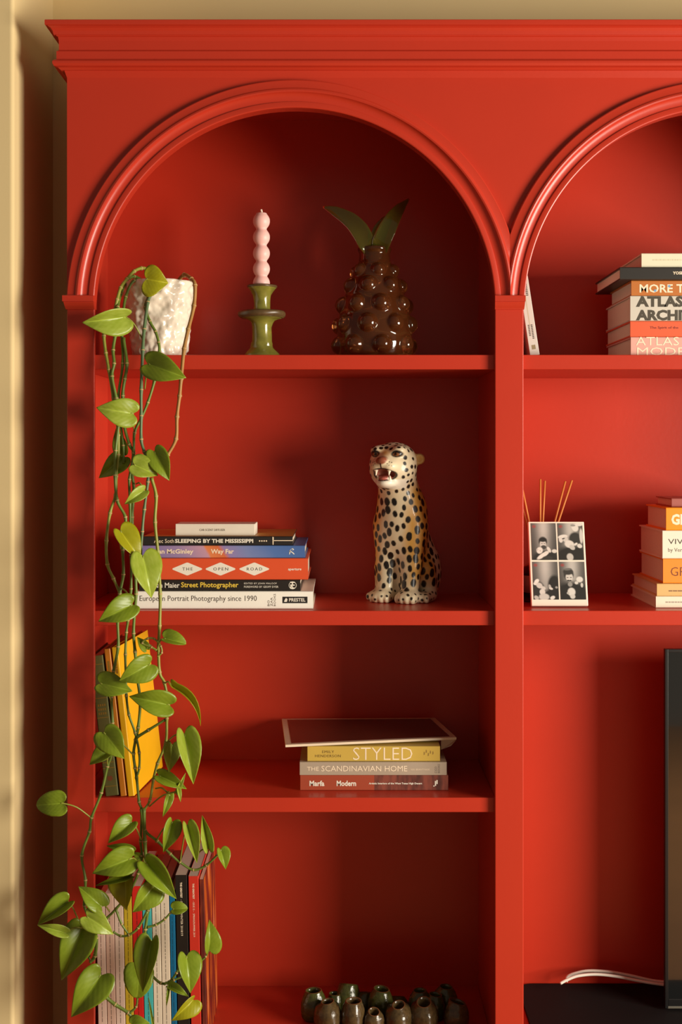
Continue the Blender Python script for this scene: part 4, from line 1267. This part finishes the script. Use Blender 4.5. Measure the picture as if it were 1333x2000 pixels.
vine([(292, 552, .06), (262, 548, .03), (246, 580), (240, 620), (238, 653), (240, 710), (231, 778), (236, 830), (241, 870), (242, 905)], M_STEM, 2.6, .006)
vine([(241, 660), (248, 710), (244, 740), (240, 773), (243, 830), (253, 868), (261, 884), (258, 920), (262, 960), (258, 1010), (262, 1060), (264, 1110), (266, 1160), (263, 1199), (261, 1237), (264, 1273), (268, 1320), (274, 1371), (270, 1421), (265, 1445), (261, 1472), (264, 1500), (267, 1519), (272, 1566), (277, 1585), (275, 1643), (277, 1671), (270, 1706), (252, 1744), (226, 1776), (208, 1794)], M_STEM, 2.7, .002)
vine([(300, 560, .03), (295, 575, .006), (289, 590), (282, 643), (279, 684), (276, 761), (276, 812), (276, 858), (282, 882), (290, 905), (289, 941), (282, 995), (278, 1038), (275, 1092), (274, 1130)], M_STEMG, 2.8, -.012)
vine([(290, 580, .006), (284, 600), (293, 628), (304, 648), (310, 669), (311, 690), (302, 743), (289, 786), (276, 817), (263, 845), (261, 885), (253, 936), (254, 982), (256, 1084), (256, 1150), (250, 1212), (247, 1235), (245, 1278), (246, 1320), (247, 1359), (252, 1396), (264, 1431), (272, 1470), (272, 1500), (266, 1520)], M_STEM, 2.4, -.002)
vine([(338, 566, .07), (346, 552, .055), (360, 537, .04), (374, 545, .025), (381, 557, .016), (379, 597, .010), (368, 643, -.006), (360, 681, -.018), (354, 740), (351, 773), (346, 814), (344, 857), (328, 888), (316, 905), (300, 925)], M_STEMB, 3.4)
vine([(296, 933), (305, 969), (303, 1020), (309, 1084), (313, 1160), (312, 1222), (310, 1262), (312, 1313), (321, 1333), (328, 1370), (326, 1403), (324, 1450), (308, 1491), (300, 1522), (293, 1563), (280, 1584)], M_STEMY, 2.7, -.004)
vine([(281, 1578), (283, 1643), (286, 1684), (288, 1715), (291, 1750), (289, 1778), (284, 1815), (282, 1835)], M_STEM, 3.0, -.004)
vine([(276, 1580), (283, 1621), (308, 1643), (333, 1668), (352, 1684), (378, 1699), (403, 1690), (425, 1670), (432, 1661)], M_STEM, 2.3, -.004)
vine([(288, 1780), (270, 1812), (252, 1826), (236, 1828), (221, 1820)], M_STEM, 2.2, -.010)
vine([(226, 1775), (238, 1805), (252, 1826)], M_STEM, 2.0, -.008)
vine([(296, 1905), (314, 1920), (330, 1918), (345, 1900), (352, 1882)], M_STEM, 2.2, -.006)
vine([(320, 1922), (340, 1914), (358, 1907)], M_STEM, 2.0, -.008)
vine([(205, 1946), (225, 1962), (250, 1978), (258, 1990), (262, 2004)], M_STEM, 3.0, -.012)
vine([(254, 1978), (266, 1966), (269, 1945)], M_STEM, 2.0, -.012)
vine([(288, 1811), (305, 1806), (322, 1795), (336, 1779)], M_STEM, 2.0, -.004)
vine([(392, 1878), (402, 1868), (408, 1856)], M_STEM, 1.8, -.004)
vine([(267, 1440), (290, 1426), (324, 1405)], M_STEM, 2.6, -.002)
vine([(306, 1270), (296, 1264), (278, 1256), (289, 1247), (302, 1248), (314, 1262), (316, 1275), (308, 1282)], M_STEMY, 1.8, -.006)
vine([(188, 1832), (185, 1862), (178, 1876), (172, 1868)], M_STEM, 2.0, .004)

# -- leaves
def leaf_mat(name, rgb, rgb2, rough=.34):
    m = bpy.data.materials.new(name); m.use_nodes = True
    nt = m.node_tree; b = nt.nodes['Principled BSDF']; out = nt.nodes['Material Output']
    uv = nt.nodes.new('ShaderNodeUVMap'); sp = nt.nodes.new('ShaderNodeSeparateXYZ'); nt.links.new(uv.outputs[0], sp.inputs[0])
    nz = nt.nodes.new('ShaderNodeTexNoise'); nz.inputs['Scale'].default_value = 5; nz.inputs['Detail'].default_value = 5
    oi = nt.nodes.new('ShaderNodeObjectInfo')
    ad = nt.nodes.new('ShaderNodeVectorMath'); ad.operation = 'ADD'
    nt.links.new(uv.outputs[0], ad.inputs[0]); nt.links.new(oi.outputs['Random'], ad.inputs[1])
    nt.links.new(ad.outputs[0], nz.inputs['Vector'])
    mx = nt.nodes.new('ShaderNodeMix'); mx.data_type = 'RGBA'
    mx.inputs['A'].default_value = lin(rgb); mx.inputs['B'].default_value = lin(rgb2)
    rmp = nt.nodes.new('ShaderNodeMapRange'); rmp.inputs['From Min'].default_value = .35; rmp.inputs['From Max'].default_value = .85
    nt.links.new(nz.outputs['Fac'], rmp.inputs['Value']); nt.links.new(rmp.outputs[0], mx.inputs['Factor'])
    # pale midrib
    ab = nt.nodes.new('ShaderNodeMath'); ab.operation = 'ABSOLUTE'; nt.links.new(sp.outputs['Y'], ab.inputs[0])
    lt = nt.nodes.new('ShaderNodeMapRange'); lt.inputs['From Min'].default_value = .015; lt.inputs['From Max'].default_value = .06; lt.inputs['To Min'].default_value = .65; lt.inputs['To Max'].default_value = 0
    nt.links.new(ab.outputs[0], lt.inputs['Value'])
    # side veins sweep forward from the midrib
    mu = nt.nodes.new('ShaderNodeMath'); mu.operation = 'MULTIPLY_ADD'; mu.inputs[1].default_value = -.55
    nt.links.new(ab.outputs[0], mu.inputs[0]); nt.links.new(sp.outputs['X'], mu.inputs[2])
    sn = nt.nodes.new('ShaderNodeMath'); sn.operation = 'SINE'; m5 = nt.nodes.new('ShaderNodeMath'); m5.operation = 'MULTIPLY'; m5.inputs[1].default_value = 38
    nt.links.new(mu.outputs[0], m5.inputs[0]); nt.links.new(m5.outputs[0], sn.inputs[0])
    bp = nt.nodes.new('ShaderNodeBump'); bp.inputs['Strength'].default_value = .035; bp.inputs['Distance'].default_value = .002
    nt.links.new(sn.outputs[0], bp.inputs['Height']); nt.links.new(bp.outputs[0], b.inputs['Normal'])
    m2 = nt.nodes.new('ShaderNodeMix'); m2.data_type = 'RGBA'
    pale = tuple(min(255, int(c * 1.15 + 20)) for c in rgb)
    m2.inputs['B'].default_value = lin(pale)
    nt.links.new(lt.outputs[0], m2.inputs['Factor']); nt.links.new(mx.outputs['Result'], m2.inputs['A'])
    nt.links.new(m2.outputs['Result'], b.inputs['Base Color'])
    b.inputs['Roughness'].default_value = rough; b.inputs['Specular IOR Level'].default_value = .45
    tr = nt.nodes.new('ShaderNodeBsdfTranslucent'); nt.links.new(m2.outputs['Result'], tr.inputs[0])
    ms = nt.nodes.new('ShaderNodeMixShader'); ms.inputs[0].default_value = .22
    nt.links.new(b.outputs[0], ms.inputs[1]); nt.links.new(tr.outputs[0], ms.inputs[2]); nt.links.new(ms.outputs[0], out.inputs[0])
    return m
LM = [leaf_mat('mid_green_leaf', (130, 150, 34), (146, 164, 48)),
      None, leaf_mat('light_green_leaf', (152, 170, 50), (176, 190, 80)), leaf_mat('yellow_green_leaf', (166, 162, 22), (176, 174, 40))]
# half outline of a heart leaf: (along the midrib, share of the half width)
HEART = [(0.0, 0.0), (-.05, .10), (-.115, .24), (-.15, .42), (-.14, .60), (-.085, .78), (.0, .91), (.10, .985), (.20, 1.0), (.32, .965), (.45, .86), (.58, .70), (.70, .52), (.81, .34), (.90, .18), (.96, .075), (1.0, 0.0)]
def leaf(bx, by, tx, ty, wl, wr, col=0, dy=0.0, sx=0.0, sz=.25, at=None, bend=0.0, full=1.0, blunt=0.0, fl=None, fr=None, lobe=1.0):
    """base and tip in photo pixels, projected half widths left and right of base->tip, depth offset, slopes of the blade's plane"""
    y0 = vy(by) - .010 + dy
    B_ = Vector((bx, by)); T_ = Vector((tx, ty)); u = T_ - B_; Lp = u.length; u = u / Lp; n = Vector((u.y, -u.x))
    s = SC(y0)
    wt = max(wl, wr, .40 * Lp * full)                # true half width in pixels
    V, UV, F = [], [], []
    K = 6
    S = len(HEART)
    half = []
    def place(t, q_w, w, sgn, fold):
        # pixel position
        c = B_ + u * (t * Lp) + n * (sgn * w * q_w) + n * (bend * 4 * t * (1 - t) if 0 < t < 1 else 0)
        dx, dz = (c.x - bx) * s, -(c.y - by) * s
        dep = sx * dx + sz * dz
        hid = math.sqrt(max(0, wt * wt - w * w)) * s
        dep += fold * hid * q_w
        dep += -.10 * Lp * s * math.sin(math.pi * max(0, min(1, t))) - .06 * wt * s * math.sin(math.pi * min(1, q_w))
        dep += .05 * Lp * s * max(0, t - .6) * 2
        y = y0 + dep
        y = min(y, -.004) if c.y > 640 else y
        return P(c.x, c.y, y)
    fl = -.8 if fl is None else fl; fr = -.8 if fr is None else fr
    for sgn, w, fo in ((1, wl, fl), (-1, wr, fr)):
        base = len(V)
        for i in range(S):
            tm = i / (S - 1)
            to, wo = HEART[i]
            if to < 0: to *= lobe
            if blunt > 0 and to > .4:
                wo = wo + blunt * (math.sqrt(max(0, 1 - ((to - .35) / .65) ** 2)) - wo)
            tm2 = max(0, tm) ** 1.15
            for j in range(K + 1):
                q = j / K
                t = tm2 + (to - tm2) * q
                V.append(place(t, wo * q, w, sgn, fo)); UV.append((t, sgn * wo * q))
        for i in range(S - 1):
            for j in range(K):
                a = base + i * (K + 1) + j
                f = (a, a + 1, a + K + 2, a + K + 1)
                F.append(f if sgn > 0 else f[::-1])
    off = worigin(plant)
    me = bpy.data.meshes.new('leaf'); me.from_pydata([tuple(v - off) for v in V], [], F)
    ul = me.uv_layers.new(name='UVMap')
    for lp_ in me.loops: ul.data[lp_.index].uv = UV[lp_.vertex_index]
    bm = bmesh.new(); bm.from_mesh(me); bmesh.ops.remove_doubles(bm, verts=bm.verts, dist=1e-5); bm.to_mesh(me); bm.free()
    o = link_mesh('leaf', me, LM[0 if col == 1 else col], plant, True)
    md = o.modifiers.new('thickness', 'SOLIDIFY'); md.thickness = .0006; md.offset = 0
    if at is not None:
        b3 = P(bx, by, y0); a3 = P(at[0], at[1], vy(at[1]) + dy * .3)
        mid = b3.lerp(a3, .5) + Vector((0, -.004, .010 * (1 if abs(at[0] - bx) > 12 else 0) - .003))
        tip3 = place(.06, 0, 1, 1, 0)
        tube('leaf_stalk', catmull([a3, mid, b3, tip3], 5), .0013, M_STEMY, o, seg=6)
    return o

leaf(286, 545, 329, 553, 30, 34, 3, -.024, sx=.1, at=(293, 582), full=1.2)
leaf(246, 619, 160, 630, 36, 19, 2, -.02, sx=.35, at=(278, 661))
leaf(289, 711, 364, 738, 30, 27, 1, -.012, sx=-.25, at=(283, 760))
leaf(260, 808, 188, 796, 30, 28, 2, -.012, sx=.25, at=(262, 840))
leaf(240, 893, 193, 934, 22, 20, 1, .026, sx=-.4, at=(243, 905))
leaf(238, 884, 227, 836, 16, 14, 1, .026, sx=-.4)
leaf(262, 908, 309, 929, 26, 19, 2, -.026, sx=.3, at=(258, 925))
leaf(302, 882, 331, 939, 22, 22, 0, -.008, sx=-.1, at=(318, 896))
leaf(282, 958, 243, 985, 13, 14, 2, -.004, sx=.3, at=(266, 945))
leaf(235, 1037, 275, 1096, 30, 15, 3, -.018, sx=.35, at=(236, 1072))
leaf(279, 1086, 296, 1168, 35, 27, 2, -.022, sx=.35, at=(272, 1110))
leaf(258, 1181, 192, 1214, 25, 28, 0, -.020, sx=.2, at=(240, 1150))
leaf(321, 1247, 364, 1258, 21, 7, 0, -.010, sx=.0, at=(306, 1272), blunt=.6, full=.6)
leaf(293, 1297, 232, 1331, 30, 25, 0, -.020, sx=.1, at=(266, 1310))
leaf(196, 1335, 259, 1350, 27, 22, 1, -.014, sx=-.15, at=(219, 1372))
leaf(331, 1377, 252, 1360, 27, 26, 0, -.026, sx=.1, at=(326, 1398))
leaf(337, 1342, 392, 1418, 14, 2, 3, -.012, sx=.1, bend=13, at=(322, 1335), full=.6)
leaf(286, 1268, 268, 1244, 9, 11, 0, .006, at=(300, 1266))
leaf(204, 1431, 243, 1482, 28, 29, 1, -.020, sx=-.1, at=(262, 1476))
leaf(211, 1469, 175, 1494, 10, 22, 0, -.004, sx=.1, at=(210, 1496))
leaf(360, 1434, 378, 1532, 30, 17, 2, -.020, sx=.3, at=(324, 1452), fl=-.9)
leaf(336, 1455, 330, 1508, 19, 15, 2, -.014, sx=.2, at=(322, 1458))
leaf(311, 1515, 365, 1541, 17, 13, 0, -.012, sx=.1, at=(302, 1520))
leaf(345, 1546, 363, 1509, 3, 6, 2, -.018, sx=.1, at=(292, 1575), full=.4)
leaf(348, 1540, 353, 1567, 6, 3, 2, -.020, full=.5)
leaf(331, 1552, 318, 1596, 11, 6, 0, -.008, at=(304, 1540), full=.6)
leaf(123, 1569, 71, 1573, 25, 27, 1, -.012, sx=-.25, at=(179, 1598), blunt=.7)
leaf(257, 1606, 211, 1647, 15, 23, 0, -.016, sx=.1, at=(276, 1640))
leaf(336, 1606, 319, 1665, 23, 12, 0, -.014, sx=-.1, at=(304, 1645))
leaf(366, 1613, 385, 1686, 20, 10, 2, -.016, sx=.1, at=(352, 1684))
leaf(407, 1657, 395, 1592, 11, 13, 2, -.006, sx=.2, at=(380, 1678))
leaf(431, 1660, 441, 1698, 18, 8, 0, -.010, at=(426, 1670))
leaf(256, 1677, 180, 1706, 28, 30, 0, -.024, sx=.05, at=(272, 1690))
leaf(257, 1664, 208, 1652, 8, 14, 1, .012, sx=-.2)
leaf(276, 1676, 258, 1664, 8, 8, 1, .012, sx=-.2)
leaf(286, 1686, 345, 1756, 25, 22, 0, -.020, sx=.05, at=(280, 1676))
leaf(252, 1712, 186, 1730, 7, 9, 1, -.010, sx=-.3, full=.6)
leaf(246, 1712, 247, 1778, 14, 36, 3, .004, sx=.1, at=(256, 1738))
leaf(198, 1770, 153, 1731, 20, 25, 0, -.012, sx=.1, at=(214, 1780))
leaf(170, 1790, 222, 1825, 25, 24, 2, -.024, sx=.15, at=(196, 1796))
leaf(133, 1762, 73, 1807, 12, 27, 1, -.012, sx=-.2, at=(152, 1794))
leaf(128, 1822, 73, 1807, 12, 13, 2, -.012, sx=.1, at=(166, 1814), full=.7)
leaf(160, 1814, 120, 1915, 36, 33, 1, .008, sx=-.35, at=(176, 1868))
leaf(197, 1905, 139, 1987, 36, 34, 1, -.018, sx=-.1, at=(215, 1954))
leaf(299, 1732, 259, 1782, 32, 19, 0, -.022, sx=.05, at=(289, 1712))
leaf(338, 1776, 367, 1774, 16, 11, 0, -.014, at=(332, 1782), blunt=.6)
leaf(408, 1855, 409, 1796, 8, 26, 0, -.010, sx=.1)
leaf(364, 1868, 372, 1940, 30, 18, 0, -.018, sx=.15, at=(350, 1896))
leaf(296, 1839, 279, 1938, 16, 32, 1, -.026, sx=-.35, at=(283, 1832))
leaf(272, 1889, 268, 1950, 30, 30, 1, -.008, sx=.0, at=(269, 1948), blunt=.7)
leaf(331, 1927, 369, 1947, 13, 5, 0, -.012, at=(328, 1918), full=.7)
leaf(330, 1927, 325, 1967, 3, 3, 0, -.014, full=.3, at=(330, 1918))
leaf(377, 1953, 335, 1994, 27, 8, 3, -.016, sx=.1)
leaf(258, 2001, 293, 1998, 19, 16, 1, -.024, sx=-.1)
leaf(300, 2008, 290, 1946, 2, 3, 2, -.014, full=.2)
